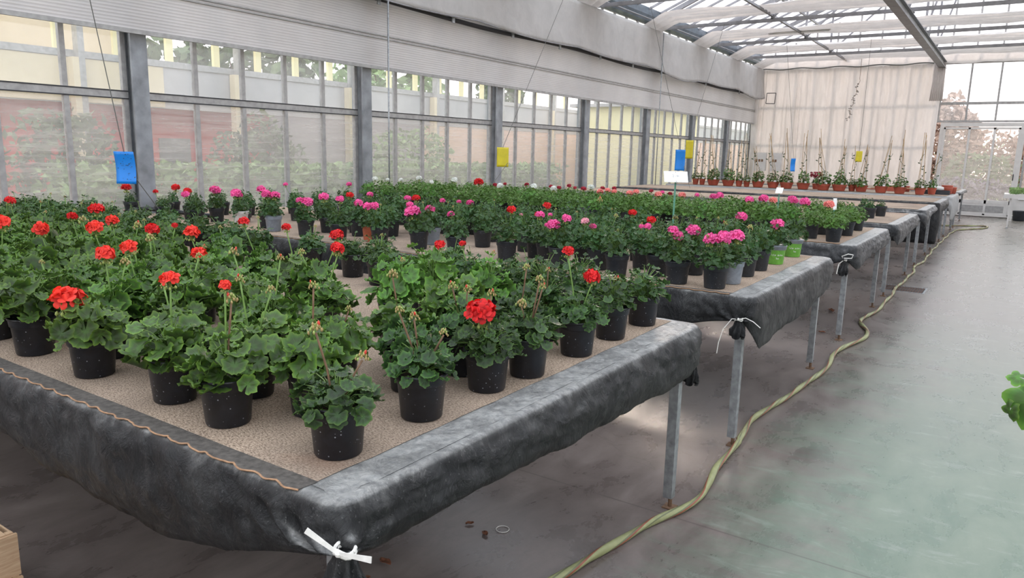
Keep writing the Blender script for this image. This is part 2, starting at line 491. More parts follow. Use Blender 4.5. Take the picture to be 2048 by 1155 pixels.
def obj(name, me, parent=None, auto=None, loc=None):
    o = bpy.data.objects.new(name, me)
    COL.objects.link(o)
    if parent is not None:
        o.parent = parent
    if loc is not None:
        o.location = loc
    if auto:
        me.polygons.foreach_set('use_smooth', [True] * len(me.polygons))
        me.set_sharp_from_angle(angle=math.radians(auto))
    return o

def solid(o, t, offset=-1):
    md = o.modifiers.new('thickness', 'SOLIDIFY'); md.thickness = t; md.offset = offset
    return o

def thing(name, label, cat, loc=(0, 0, 0), rotz=0, group=None):
    o = bpy.data.objects.new(name, None)
    COL.objects.link(o)
    o.location = loc; o.rotation_euler = (0, 0, rotz); o.empty_display_size = 0.1
    return tag(o, label, cat, group)

def tag(o, label, cat, group=None, kind=None):
    o['label'] = label; o['category'] = cat
    if group: o['group'] = group
    if kind: o['kind'] = kind
    return o

def struct(o):
    o['kind'] = 'structure'
    return o

def fbm(x, y, z=0.0, k=4):
    return noise.fractal(Vector((x, y, z)), 0.6, 2.1, k)

# ------------------------------------------------------------------ the glasshouse shell
XW, XE, Y0, Y1 = -7.75, 5.0, -2.13, 26.0
RIDX, RIDZ, EAVE = -1.4, 7.5, 4.75
YC = [-2.13, 1.11, 4.35, 7.6, 10.82, 14.05, 17.2, 20.3, 23.3, 26.0]

mb = MB(); mb.box(XW - .1, XE + .1, Y0 - .1, Y1 + .1, -.12, 0)
struct(mb.build('floor', M['floor']))
mb = MB(); mb.box(XW - .12, XW + .06, Y0, Y1, 0, .72)
struct(mb.build('wall_left', M['concrete']))
mb = MB(); mb.box(XE - .06, XE + .12, Y0, Y1, 0, .72)
struct(mb.build('wall_right', M['concrete']))
mb = MB(); mb.box(XW, XE, Y0 - .12, Y0 - .02, 0, .72)
struct(mb.build('wall_back', M['concrete']))

def wframe(mb, fixed, a0, a1, z0, z1, nb, zt, axis, bw=.05, d=.05):
    """bars of a glazed bay: axis 'y' = bay lies in a wall x = fixed"""
    def bx(p0, p1, q0, q1):
        if axis == 'y': mb.box(fixed - d / 2, fixed + d / 2, p0, p1, q0, q1)
        else: mb.box(p0, p1, fixed - d / 2, fixed + d / 2, q0, q1)
    bx(a0, a1, z0 - .03, z0 + .03); bx(a0, a1, z1 - .03, z1 + .03)
    for z in zt: bx(a0, a1, z - .038, z + .038)
    for i in range(nb + 1):
        p = a0 + (a1 - a0) * i / nb
        p = min(max(p, a0 + bw / 2), a1 - bw / 2)
        zs = [z0 + .03] + sorted(zt) + [z1 - .03]
        for k in range(len(zs) - 1):
            lo = zs[k] + (.038 if k else 0); hi = zs[k + 1] - (.038 if k < len(zs) - 2 else 0)
            bx(p - bw / 2, p + bw / 2, lo, hi)

nwin = 0
for side, X in (('l', XW), ('r', XE)):
    for i in range(len(YC) - 1):
        a0, a1 = YC[i] + .085, YC[i + 1] - .085
        nwin += 1
        mb = MB(); wframe(mb, X, a0, a1, .75, 4.68, 5, [2.08], 'y')
        w = struct(mb.build('window_%d' % nwin, M['alu']))
        mb = MB(); mb.box(X - .004, X + .004, a0, a1, .78, 2.05)
        mb.build('pane', M['film'], w)
        mb = MB(); mb.box(X - .004, X + .004, a0, a1, 2.11, 4.65)
        mb.build('pane', M['glass'], w)
        if side == 'l':
            mb = MB()
            for zz in (2.118, 2.042):      # thin rubber seals either side of the transom
                mb.box(X + .0255, X + .03, a0, a1, zz - .006, zz + .006)
            mb.build('seal', M['dark'], w)
for i, y in enumerate(YC):
    for X in (XW, XE):
        mb = MB(); s = 1 if X == XW else -1
        mb.box(X - .07, X + .10 * s, y - .018, y + .018, 0, 4.9)
        mb.box(min(X + .10 * s, X + .13 * s), max(X + .10 * s, X + .13 * s), y - .085, y + .085, 0, 4.9)
        mb.box(X - .085, X - .055, y - .085, y + .085, 0, 4.9)
        struct(mb.build('trim_%d' % (i + 1 if X == XW else i + 21), M['column']))

# gable walls
def gable(Y, name):
    mb = MB()
    n = 20
    for i in range(n + 1):
        x = XW + (XE - XW) * i / n
        top = EAVE + (RIDZ - EAVE) * (1 - abs(x - RIDX) / (RIDX - XW))
        mb.box(x - .025, x + .025, Y - .03, Y + .03, 4.52, top)
    mb.box(XW, XE, Y - .05, Y + .05, 4.46, 4.56)
    o = struct(mb.build(name, M['alu']))
    mb = MB()
    mb.add([(XW, Y, 4.55), (XE, Y, 4.55), (XE, Y, EAVE), (RIDX, Y, RIDZ), (XW, Y, EAVE)], [(0, 1, 2, 3, 4)])
    mb.build('pane', M['roofglass'], o)
    return o
gable(Y1, 'wall_gable_far'); gable(Y0 - .05, 'wall_gable_near')

# far end wall behind the curtain, then the glazed part with the door
def glazed(name, x0, x1, z0, z1, nb, zt, Y=Y1, panes=('glass',), kerb=True, fr='alu'):
    mb = MB(); wframe(mb, Y, x0, x1, z0, z1, nb, zt, 'x')
    w = struct(mb.build(name, M[fr]))
    zs = [z0] + zt + [z1]
    for k in range(len(zs) - 1):
        mb = MB(); mb.box(x0, x1, Y - .004, Y + .004, zs[k] + .02, zs[k + 1] - .02)
        mb.build('pane', M[panes[min(k, len(panes) - 1)]], w)
    return w
glazed('window_30', XW + .1, -2.3, .72, 4.46, 9, [2.08, 3.3], panes=('film', 'film', 'film'))
mb = MB(); mb.box(XW, -2.2, Y1 - .06, Y1 + .06, 0, .70)
struct(mb.build('wall_far', M['concrete']))
glazed('window_31', -2.17, .05, 2.78, 4.46, 3, [3.30])
glazed('window_32', .12, XE - .1, 2.30, 4.46, 7, [3.30])
glazed('window_33', .12, XE - .1, .72, 2.26, 7, [], panes=('doorfilm',))
mb = MB(); mb.box(.08, XE, Y1 - .06, Y1 + .06, 0, .70)
struct(mb.build('wall_far_kerb', M['white']))
glazed('window_34', XW, XE, .75, 4.46, 19, [2.08], Y=Y0 - .05, panes=('film', 'glass'))
# door: three tall panes over a boarded foot panel
dmb = MB()
zt0, zt1 = .52, 2.62
dmb.box(-2.05, .06, Y1 - .05, Y1 + .04, 2.63, 2.74)
dmb.box(-2.06, -1.95, Y1 - .05, Y1 + .04, 0, 2.63); dmb.box(-.03, .08, Y1 - .05, Y1 + .04, 0, 2.63)
door = struct(dmb.build('door_1', M['white']))
mb = MB()
xs = [-1.93, -1.29, -.66, -.05]
for a in xs: mb.box(a - .028, a + .028, Y1 - .07, Y1 - .02, .06, 2.60)
mb.box(-1.95, -.03, Y1 - .07, Y1 - .02, 2.55, 2.61); mb.box(-1.95, -.03, Y1 - .07, Y1 - .02, .40, .50)
mb.box(-1.95, -.03, Y1 - .07, Y1 - .02, .04, .10); mb.box(-1.95, -.03, Y1 - .062, Y1 - .03, .10, .40)
leafd = mb.build('door_leaf', M['white'], door)
mb = MB(); mb.box(-1.78, -.18, Y1 - .068, Y1 - .062, .15, .34); mb.build('foot_panel', M['alu'], leafd)
for a, c in zip(xs[:-1], xs[1:]):
    mb = MB(); mb.box(a + .028, c - .028, Y1 - .05, Y1 - .045, .50, 2.55)
    mb.build('door_pane', M['doorfilm'], leafd)
mb = MB(); mb.tube([(-.06, Y1 - .09, 1.10), (-.06, Y1 - .09, 1.28)], .012); mb.build('door_handle', M['dark'], leafd)
for k, z in enumerate((.42,)):
    mb = MB(); mb.box(-2.3, .1, Y1 - .02, Y1 + .3, -.02, .03); struct(mb.build('trim_50', M['concrete']))

# roof: two glazed slopes
mb = MB()
for xe in (XW, XE):
    mb.add([(xe, Y0, EAVE + .12), (xe, Y1, EAVE + .12), (RIDX, Y1, RIDZ + .05), (RIDX, Y0, RIDZ + .05)], [(0, 1, 2, 3)])
roof = struct(mb.build('ceiling', M['roofglass']))
mb = MB()
y = Y0
while y <= Y1 + .01:
    for xe in (XW, XE): mb.bar((xe, y, EAVE + .09), (RIDX, y, RIDZ + .02), .035, .05)
    y += .648
for t in (.33, .66):
    for xe in (XW, XE):
        x = xe + (RIDX - xe) * t; z = EAVE + (RIDZ - EAVE) * t + .04
        mb.bar((x, Y0, z), (x, Y1, z), .06, .05)
mb.bar((RIDX, Y0, RIDZ), (RIDX, Y1, RIDZ), .08, .12)
mb.build('glazing_bars', M['truss'], roof)
for k, X in enumerate((XW, XE)):
    mb = MB(); s = 1 if X == XW else -1
    prof = [(-.12, 4.96), (-.12, 4.72), (.02, 4.66), (.16, 4.68), (.22, 4.80), (.22, 4.96), (.20, 4.96), (.19, 4.82), (.14, 4.72), (0, 4.70), (-.10, 4.74), (-.10, 4.96)]
    vs = [(X + p[0] * s, yy, p[1]) for yy in (Y0, Y1) for p in prof]; n = len(prof)
    mb.add(vs, [(i, (i + 1) % n, n + (i + 1) % n, n + i) for i in range(n)])
    struct(mb.build('trim_%d' % (60 + k), M['gutter']))

ordw = ['zeroth', 'first', 'second', 'third', 'fourth', 'fifth', 'sixth', 'seventh', 'eighth', 'ninth', 'tenth', 'eleventh', 'twelfth',
        'thirteenth', 'fourteenth', 'fifteenth', 'sixteenth', 'seventeenth', 'eighteenth', 'nineteenth', 'twentieth', 'twenty-first', 'twenty-second', 'twenty-third', 'twenty-fourth']
# trusses
far_tie = YC[:-1]
for i, y in enumerate(YC[1:-1]):
    nfar = len(YC) - 2 - i
    t = thing('roof_truss', 'grey steel roof truss with a long tie bar, %s from the far gable' % ordw[nfar], 'roof truss', (0, y, 0), group='roof trusses')
    mb = MB(); mb.bar((XW + .25, 0, 4.56), (XE - .25, 0, 4.56), .05, .075); mb.build('tie_bar', M['truss'], t)
    for xe in (XW, XE):
        mb = MB(); mb.bar((xe + (.12 if xe < 0 else -.12), 0, EAVE - .02), (RIDX, 0, RIDZ - .1), .07, .10); mb.build('rafter', M['truss'], t)
    for x in (-4.85, -2.17, .8, 3.0):
        top = EAVE + (RIDZ - EAVE) * (1 - abs(x - RIDX) / (RIDX - XW)) - .08
        mb = MB(); mb.bar((x, 0, 4.58), (x, 0, top), .05, .05); mb.build('post', M['truss'], t)
    for a, c in ((-4.85, -2.17), (-2.17, -1.4), (.8, -1.4)):
        top = EAVE + (RIDZ - EAVE) * (1 - abs(c - RIDX) / (RIDX - XW)) - .1
        mb = MB(); mb.bar((a, 0, 4.6), (c, 0, top), .04, .04); mb.build('brace', M['truss'], t)
# long beams
mb = MB(); mb.bar((-2.17, Y0, 4.40), (-2.17, Y1 - .1, 4.40), .06, .17); mb.box(-2.26, -2.08, Y0, Y1 - .1, 4.30, 4.32); mb.box(-2.26, -2.08, Y0, Y1 - .1, 4.475, 4.495)
bm_ = mb.build('longitudinal_beam', M['truss']); tag(bm_, 'heavy steel beam running lengthwise in line with the curtain edge', 'beam')
mb = MB()
for y in YC[3:-1]: mb.box(-2.28, -2.06, y - .09, y + .09, 4.497, 4.52)
mb.build('bracket', M['galv'], bm_)
mb = MB(); mb.bar((-4.85, Y0, 4.66), (-4.85, Y1 - .1, 4.66), .05, .05)
o = mb.build('thin_beam', M['truss']); tag(o, 'thin steel purlin bar running lengthwise left of the heavy beam', 'beam')
mb = MB(); mb.tube([(-7.3, Y0, 4.62), (-7.3, Y1 - .1, 4.62)], .016)
o = mb.build('screen_cable_pipe', M['truss']); tag(o, 'thin grey pipe running lengthwise below the eaves gutter', 'pipe')

# folded shade screens, one beside every truss
for i, y in enumerate(YC[3:-1] + [26.4]):
    ya, yb = y - 1.02, y - .14
    if y > 26: ya, yb = 24.75, 25.42
    ph = R.uniform(0, 6)
    def fn(u, v, ya=ya, yb=yb, ph=ph):
        x = XW + .14 + u * (XE - XW - .3)
        if x < -6.95: z = 4.42 + (x + 7.61) / .66 * .31
        else: z = 4.73
        z += .06 * math.sin(v * 2 * math.pi * 3.6 + .9 * math.sin(x * 1.7 + ph) + ph) * (.5 + .5 * v) - .05 * v + .03 * fbm(x * .9, v * 2 + ph)
        return (x, ya + (yb - ya) * v + .03 * fbm(x * 1.1, ph), z)
    mb = MB(); mb.grid(fn, 90, 26)
    o = mb.build('shade_screen', M['screen'], smooth=True)
    nfar = len(YC[3:-1]) + 1 - i
    tag(o, 'off-white shade screen gathered in folds under the roof, %s from the far gable' % ordw[nfar], 'shade screen', 'gathered shade screens')

def val(u, v):
    x = XW + .3 + u * (XE - XW - .5)
    return (x, 25.56 + .20 * v + .03 * fbm(x * 2, v * 2) + .015 * math.sin(x * 9 + 2 * v), 4.76 - .33 * v + .02 * fbm(x * 1.5, 3.0))
mb = MB(); mb.grid(val, 200, 10)
o = mb.build('gable_valance', M['screen'], smooth=True)
tag(o, 'wrinkled off-white cloth strip closing the gap above the end wall', 'cloth')
# ribbed vent panel on the upper left wall, with hem bars
mb = MB(); mb.box(XW + .20, XW + .206, Y0 + .1, Y1 - .25, 2.72, 4.40)
rp = mb.build('ribbed_vent_panel', M['ribbed'])
tag(rp, 'long translucent ribbed panel covering the upper half of the glass side wall', 'panel')
for z, h, nme in ((2.70, .022, 'bottom_bar'), (3.10, .008, 'middle_bar'), (3.14, .008, 'middle_bar')):
    mb = MB(); mb.box(XW + .195, XW + .225, Y0 + .1, Y1 - .25, z - h, z + h)
    mb.build(nme, M['alu'], rp)
# roll tube with brackets
mb = MB()
pts = [(XW + .33, yy, 3.57 + .02 * math.sin(yy * 1.1)) for yy in np.arange(Y0 + .2, Y1 - .3, .35)]
mb.tube(pts, .034, 10)
rt = mb.build('roller_tube', M['dark'], smooth=True)
tag(rt, 'dark sagging roller tube along the upper left wall', 'pipe')
for y in YC[1:-1] + [9.2, 12.4, 15.6]:
    mb = MB(); mb.box(XW + .215, XW + .36, y - .03, y + .03, 3.61, 3.66); mb.box(XW + .36, XW + .38, y - .03, y + .03, 3.50, 3.66)
    mb.build('bracket', M['galv'], rt)
# grey fabric curtain above it
def fab(u, v):
    y = Y0 + .3 + u * (Y1 - Y0 - .6)
    sag = .05 * abs(math.sin(y * .97)) + (.10 * max(0, math.sin((y - 17) * 1.0)) if y > 17 else 0)
    zb = 3.60 - sag
    z = 4.46 + (zb - 4.46) * v
    x = XW + .40 + .035 * fbm(y * 1.6, z * .5, 3) * (.3 + v) + (.02 * math.sin(y * 14) * (1 if y > 22.5 else .15)) + .05 * v * v
    return (x, y, z)
mb = MB(); mb.grid(fab, 300, 14)
fo = mb.build('fabric_curtain', M['fabric'], smooth=True); solid(fo, .003)
tag(fo, 'pale grey fabric curtain hanging under the eaves of the left wall', 'curtain')
mb = MB()
mb.tube([(XW + .46, yy, 3.60 - .05 * abs(math.sin(yy * .97)) - (.10 * max(0, math.sin((yy - 17) * 1.0)) if yy > 17 else 0)) for yy in np.arange(Y0 + .3, Y1 - .3, .12)], .010, 6)
mb.build('hem', M['truss'], fo)

# far curtain
def cur(u, v):
    x = -7.62 + u * 5.52
    z = 4.42 - v * 4.0
    p = 7.5 + 2.0 * fbm(x * .7, 1.0)
    y = 25.64 + .06 * math.sin(x * p + .5 * fbm(x * 2, z * .4)) * (.6 + .4 * v) + .05 * fbm(x * 2.5, z * .5, 5) * (1 - .3 * v)
    y += .02 * math.sin(x * 31) * max(0, 1 - v * 4)
    if u > .93: x += (u - .93) * -2.2 * v * (1 - v) * 1.0
    return (x, y, z)
mb = MB(); mb.grid(cur, 300, 40)
cu = mb.build('end_wall_curtain', m_curtain('wrinkled_plastic_curtain', (0.70, 0.665, 0.645), 0.5, (2, 1, .5)), smooth=True)
tag(cu, 'tall wrinkled white plastic curtain hanging across the far end wall', 'curtain')
mb = MB(); mb.tube([(-7.62 + 5.55 * t, 25.58, 4.44 + .02 * math.sin(t * 30)) for t in np.linspace(0, 1, 50)], .018, 6)
mb.build('curtain_rope', M['string'], cu)
mb = MB()
for k in range(7): 
    x = -2.36 + k * .045
    mb.tube([(x, 25.52 - .01 * (k % 2), 4.45), (x + .01, 25.5, 3.9), (x - .02 + .006 * k, 25.52, 3.35)], .022, 6)
mb.build('bunched_edge', M['screen'], cu, smooth=True)
# black framed vent patch on the curtain
mb = MB()
for a, c in (((-7.15, 25.5, 3.68), (-6.86, 25.5, 3.68)), ((-6.86, 25.5, 3.68), (-6.88, 25.5, 3.34)), ((-6.88, 25.5, 3.34), (-7.16, 25.5, 3.35)), ((-7.16, 25.5, 3.35), (-7.15, 25.5, 3.68))):
    mb.tube([a, c], .012, 6)
mb.build('patch_outline', M['dark'], cu)
# dry vine dangling in front of the curtain
mb = MB(); pts = [(-4.35 - .012 * k + .03 * math.sin(k * 1.3), 25.44, 4.05 - .068 * k) for k in range(19)]
mb.tube([(-4.35, 25.44, 4.70)] + pts, .006, 5)
vi = mb.build('dangling_vine', M['stem_brown']); tag(vi, 'dry dark vine dangling in front of the plastic curtain', 'vine')
mb = MB()
for k in range(2, 19):
    p = Vector(pts[k])
    for q in range(2):
        a = R.uniform(0, 6.28); s = .055
        mb.add([p, p + Vector((math.cos(a) * s, .01, math.sin(a) * s)), p + Vector((math.cos(a + .7) * s, .012, math.sin(a + .7) * s * .8))], [(0, 1, 2)])
mb.build('leaves', M['string'], vi)
# fluorescent batten
t = thing('fluorescent_batten', 'long pale fluorescent batten under the second shade screen from the gable', 'lamp', (-4.9, 19.75, 4.70))
mb = MB(); mb.box(-.75, .75, -.04, .04, -.02, .03); mb.build('housing', M['white'], t)
mb = MB(); mb.tube([(-.72, 0, -.04), (.72, 0, -.04)], .018, 8); mb.build('tube', M['card_white'], t, smooth=True)
for x in (-.6, .6):
    mb = MB(); mb.tube([(x, 0, .03), (x, 0, .0301 + .03)], .004, 6); mb.build('hanger', M['string'], t)
# thin vertical rods in front of the left wall
for (y, z0, z1, lab) in ((7.67, 0, 3.55, 'thin upright crank rod in front of the third steel column'), (17.0, 0, 4.42, 'thin upright crank rod near the middle of the side wall')):
    mb = MB(); mb.tube([(-7.28, y, z0), (-7.28, y, z1)], .012, 8)
    o = mb.build('crank_rod', M['galv'], smooth=True); tag(o, lab, 'rod', 'crank rods')
# electrical boxes on the far left corner
for k, (x, lab) in enumerate(((-7.15, 'cream control box with red switches by the far corner, the wider one'), (-6.62, 'cream control box by the far corner, nearer the aisle'))):
    t = thing('control_box', lab, 'electrical box', (x, 25.35, 1.45), group='control boxes')
    mb = MB(); mb.box(-.2 + .03 * k, .2 - .03 * k, -.08, .08, -.3, .3); b_ = mb.build('case', M['white'], t)
    mb = MB()
    for q in range(3 - k): mb.box(-.12 + q * .09, -.06 + q * .09, -.09, -.08, .0, .08)
    mb.build('switches', M['stem_brown'], t)
    mb = MB(); mb.tube([(0, 0, -.3), (0, 0, -1.45)], .02, 8); mb.build('conduit', M['string'], t)

# ------------------------------------------------------------------ outside
def m_noise(name, a, b, scale, rough=.9):
    m, nt, bs = mat(name)
    L(nt, ramp(nt, noise_n(nt, coords(nt, (1, 1, 1), 'World'), scale, 5), [(0.35, a), (0.65, b)]), bs.inputs['Base Color'])
    bs.inputs['Roughness'].default_value = rough
    return m
gr = m_noise('lawn', (0.10, 0.17, 0.06), (0.20, 0.26, 0.11), 1.5)
pv = m_noise('pale_paving', (0.42, 0.37, 0.30), (0.55, 0.50, 0.42), 1.0)
mb = MB(); mb.box(-80, 60, -30, 90, -.2, -.13)
struct(mb.build('ground', gr))
mb = MB(); mb.box(-9, 12, 29.8, 37.5, -.13, -.10)
struct(mb.build('road', pv))
redw = m_noise('red_render', (0.52, 0.06, 0.055), (0.62, 0.10, 0.085), .7)
cream = m_noise('cream_render', (0.62, 0.52, 0.36), (0.72, 0.60, 0.42), .7)
greyp = m_noise('grey_panel', (0.36, 0.35, 0.36), (0.46, 0.44, 0.44), .5)
yel = m_noise('cream_yellow_paint', (0.80, 0.70, 0.38), (0.86, 0.77, 0.46), .5)
pinkw = m_noise('peach_render', (0.66, 0.46, 0.34), (0.74, 0.50, 0.42), .5)
mauve = m_noise('mauve_grey_render', (0.24, 0.22, 0.23), (0.34, 0.30, 0.30), .5)
darkg = m_noise('window_void', (0.12, 0.13, 0.14), (0.2, 0.2, 0.2), .5)
foli = [m_noise('tree_leaves_%s' % n, a, c, 3) for n, a, c in (('dark', (0.07, 0.11, 0.05), (0.16, 0.21, 0.10)), ('mid', (0.14, 0.24, 0.08), (0.30, 0.42, 0.17)),
        ('pinkish', (0.30, 0.20, 0.16), (0.45, 0.32, 0.26)), ('mauve', (0.16, 0.14, 0.20), (0.27, 0.24, 0.30)))]
t = thing('red_building', 'low red rendered building behind the bushes beyond the side wall', 'building', (-14.9, 4, 0))
mb = MB(); mb.box(-2, 0, -7, 8.3, -.13, 2.35); mb.build('wall', redw, t)
mb = MB(); mb.box(-2.2, .2, -7, 8.4, 2.35, 2.45); mb.build('roof', cream, t)
for yy in (-2, 4.8):
    mb = MB(); mb.box(.0, .03, yy, yy + .7, .9, 1.7); mb.build('window', darkg, t)
t = thing('neighbouring_greenhouse', 'neighbouring greenhouse with pale panel band and cream posts beyond side wall', 'greenhouse', (-14.3, 10, 0))
mb = MB(); mb.box(-.06, .04, -8, 40, 2.28, 3.08); mb.build('panel_band', greyp, t)
mb = MB(); mb.box(-.09, .07, -8, 40, 3.08, 3.2); mb.build('rail', M['alu'], t)
mb = MB(); mb.box(-.06, .03, 1.2, 6.5, -.13, 2.279); mb.build('grey_lower_wall', mauve, t)
mb = MB(); mb.box(-.06, .03, 6.5, 40, -.13, 2.279); mb.build('peach_lower_wall', pinkw, t)
mb = MB(); mb.box(.045, .055, -8, -1.4, 2.3, 3.07); mb.box(-1.5, -1.3, -8, -1.2, 3.2, 4.69); mb.build('cream_wall', cream, t)
for k in range(22):
    yy = -7.6 + 1.05 * k
    mb = MB(); mb.box(-.03, .05, yy, yy + .14, 3.2, 4.7); mb.build('post', yel, t)
for k in range(8):
    yy = -6.5 + 3.3 * k
    mb = MB(); mb.box(.06, .24, yy, yy + .11, -.12, 3.07); cl_ = mb.build('column', cream, t)
    mb = MB(); mb.box(.06, .24, yy + .111, yy + .22, -.12, 4.69); mb.build('steel_side', M['alu'], cl_)
mb = MB(); mb.box(-.1, .1, -8, 40, 4.7, 4.85); mb.build('eaves', M['alu'], t)
t = thing('peach_building', 'long peach rendered building far beyond the side wall', 'building', (-20, 36, 0))
mb = MB(); mb.box(-6, 0, -12, 18, -.13, 3.4); mb.build('wall', pinkw, t)
mb = MB(); mb.box(-6.3, .3, -12.3, 18.3, 3.4, 3.6); mb.build('roof', greyp, t)
t = thing('yellow_shed', 'pale yellow shed just outside the far corner of the greenhouse', 'building', (-10.5, 24.5, 0))
mb = MB(); mb.box(-2, 0, -2.2, 4, -.13, 3.1); mb.build('wall', yel, t)
mb = MB(); mb.box(-2.2, .2, -2.4, 4.2, 3.1, 3.2); mb.build('roof', greyp, t)

def crown(name, n, rad, ls, material, seed, parent=None, box=False):
    rs = np.random.RandomState(seed)
    p = rs.normal(size=(n, 3)); p /= np.linalg.norm(p, axis=1)[:, None]
    rr = rs.uniform(.45, 1, n) ** .5
    if box: p = rs.uniform(-1, 1, (n, 3)); rr = np.ones(n)
    else:
        p *= (1 + .22 * np.sin(p[:, :1] * 5 + seed) * np.cos(p[:, 1:2] * 4))
    c = p * rr[:, None] * np.array(rad)
    a = rs.normal(size=(n, 3)); a /= np.linalg.norm(a, axis=1)[:, None]
    b = np.cross(a, rs.normal(size=(n, 3))); b /= np.linalg.norm(b, axis=1)[:, None]
    s = ls * rs.uniform(.6, 1.3, n)[:, None]
    v = np.stack([c - a * s, c + b * s * .5, c + a * s, c - b * s * .5], 1).reshape(-1, 3)
    me = bpy.data.meshes.new(name)
    me.from_pydata(v.tolist(), [], np.arange(4 * n).reshape(-1, 4).tolist())
    me.materials.append(material); me.update()
    return obj(name, me, parent)
def tree(x, y, h, rad, ls, mi, n, lab, name='tree', grp='trees outside'):
    t = thing(name, lab, 'tree', (x, y, -.13), group=grp)
    mb = MB(); mb.tube([(0, 0, 0), (.05, .02, h * .5), (0, 0, h)], .12, 8, r2=.05)
    for k in range(5):
        a = k * 1.3; mb.tube([(0, 0, h * .55), (math.cos(a) * rad[0] * .6, math.sin(a) * rad[1] * .6, h + rad[2] * .3)], .05, 5, r2=.015)
    mb.build('trunk', M['stem_brown'], t)
    c = crown('crown', n, rad, ls, foli[mi], int(abs(x * 7 + y * 3)), t); c.location = (0, 0, h)
for a in ((-19.6, 9.5, 3.6, (2.2, 2.0, 1.6), .22, 0, 1500, 'dark tree rising behind the neighbouring greenhouse, nearest the camera'),
          (-19.3, 14.2, 3.6, (2.6, 1.9, 1.7), .22, 0, 1700, 'broad dark tree behind the neighbouring greenhouse, in the middle of the group'),
          (-18.0, 18.8, 3.6, (2.0, 2.0, 1.6), .2, 1, 1300, 'green tree behind the neighbouring greenhouse, right of the dark ones'),
          (-18, 25.5, 3.6, (1.0, 1.0, 2.2), .2, 0, 900, 'slim cypress-like tree far beyond the side wall'),
          (-2.6, 36.0, 2.5, (1.4, 1.2, 1.7), .16, 2, 2600, 'tall rounded tree seen through the windows above the door'),
          (1.6, 38.0, 1.9, (3.4, 1.6, 1.4), .16, 2, 2800, 'wide pinkish tree seen through the glass above the door'),
          (-1.2, 33.5, 1.2, (1.3, .9, .9), .13, 0, 900, 'small bushy tree seen through the middle door pane')):
    tree(*a)
for (x, y, z, rad, n, mi, lab, nm) in (
    (-9.9, 10.4, .58, (.45, 6.0, .74), 8000, 1, 'long clipped green hedge just outside the glass side wall', 'hedge'),
    (-12.0, 5.6, 1.0, (.7, .8, 1.1), 900, 0, 'dark round bush outside, nearest of those before the red building', 'bush'),
    (-12.2, 9.3, 1.0, (.6, 1.0, 1.1), 1200, 0, 'wide dark bush outside, between the red building and the hedge', 'bush'),
    (-12.2, 13.6, 1.0, (.8, 1.5, 1.1), 1100, 1, 'green bush outside beyond the second steel column', 'bush'),
    (-2.0, 28.6, .38, (3.6, .7, .62), 3600, 3, 'low mauve shrub bed right outside the glazed door', 'shrub_bed'),
    (2.5, 42, 1.1, (12, 1.2, 1.6), 3600, 1, 'long green hedge at the far side of the road', 'hedge')):
    c = crown(nm, int(n * 2.2), rad, .075, foli[mi], int(x * x + y), box=(nm == 'hedge')); c.location = (x, y, z)
    tag(c, lab, 'hedge' if nm == 'hedge' else 'shrub', 'outdoor shrubs')

# ------------------------------------------------------------------ benches
B = .865
XL, XR = -7.5, -1.10
BEN = [None, (1.03, 3.07), (3.945, 5.89), (6.97, 8.87), (9.64, 11.72), (12.85, 14.5), (15.38, 17.25), (18.32, 20.38), (21.2, 23.72)]
bname = [None, 'nearest', 'second', 'third', 'fourth', 'fifth', 'sixth', 'seventh', 'farthest']

def bench(i):
    y0, y1 = BEN[i]
    t = thing('growing_bench', 'long galvanised growing bench on angle-steel legs, the %s from the camera' % ({1: 'nearest', 8: 'farthest'}.get(i) or bname[i]), 'bench', (0, (y0 + y1) / 2, 0), group='growing benches')
    h = (y1 - y0) / 2
    mb = MB(); mb.box(XL, XR, -h - .02, h + .01, B - .028, B - .014); mb.build('bench_top', M['board'], t)
    mb = MB()
    for yy in (-h - .0, h - .03): mb.box(XL + .02, XR - .02, yy, yy + .03, B - .075, B - .03)
    for xx in (XL + .02, -5.9, -4.3, -2.7, XR - .05): mb.box(xx, xx + .03, -h + .03, h - .03, B - .075, B - .03)
    mb.build('frame_rails', M['galv'], t)
    for xx in (XR - .045, -4.3, XL + .06):
        for sy in (-1, 1):
            yy = sy * (h - .02) - .01
            mb = MB(); w = .042; th = .005
            mb.box(xx - w / 2, xx + w / 2, yy - w / 2, yy - w / 2 + th, .05, B - .076)
            mb.box(xx + w / 2 - th, xx + w / 2, yy - w / 2 + th, yy + w / 2, .05, B - .076)
            lg = mb.build('leg', M['galv'], t)
            mb = MB(); mb.tube([(xx + .008, yy, .0), (xx + .008, yy, .06)], .010, 8); mb.box(xx - .02, xx + .036, yy - .028, yy + .028, 0, .006)
            mb.build('foot', M['stem_brown'], lg)
for i in range(1, 9): bench(i)

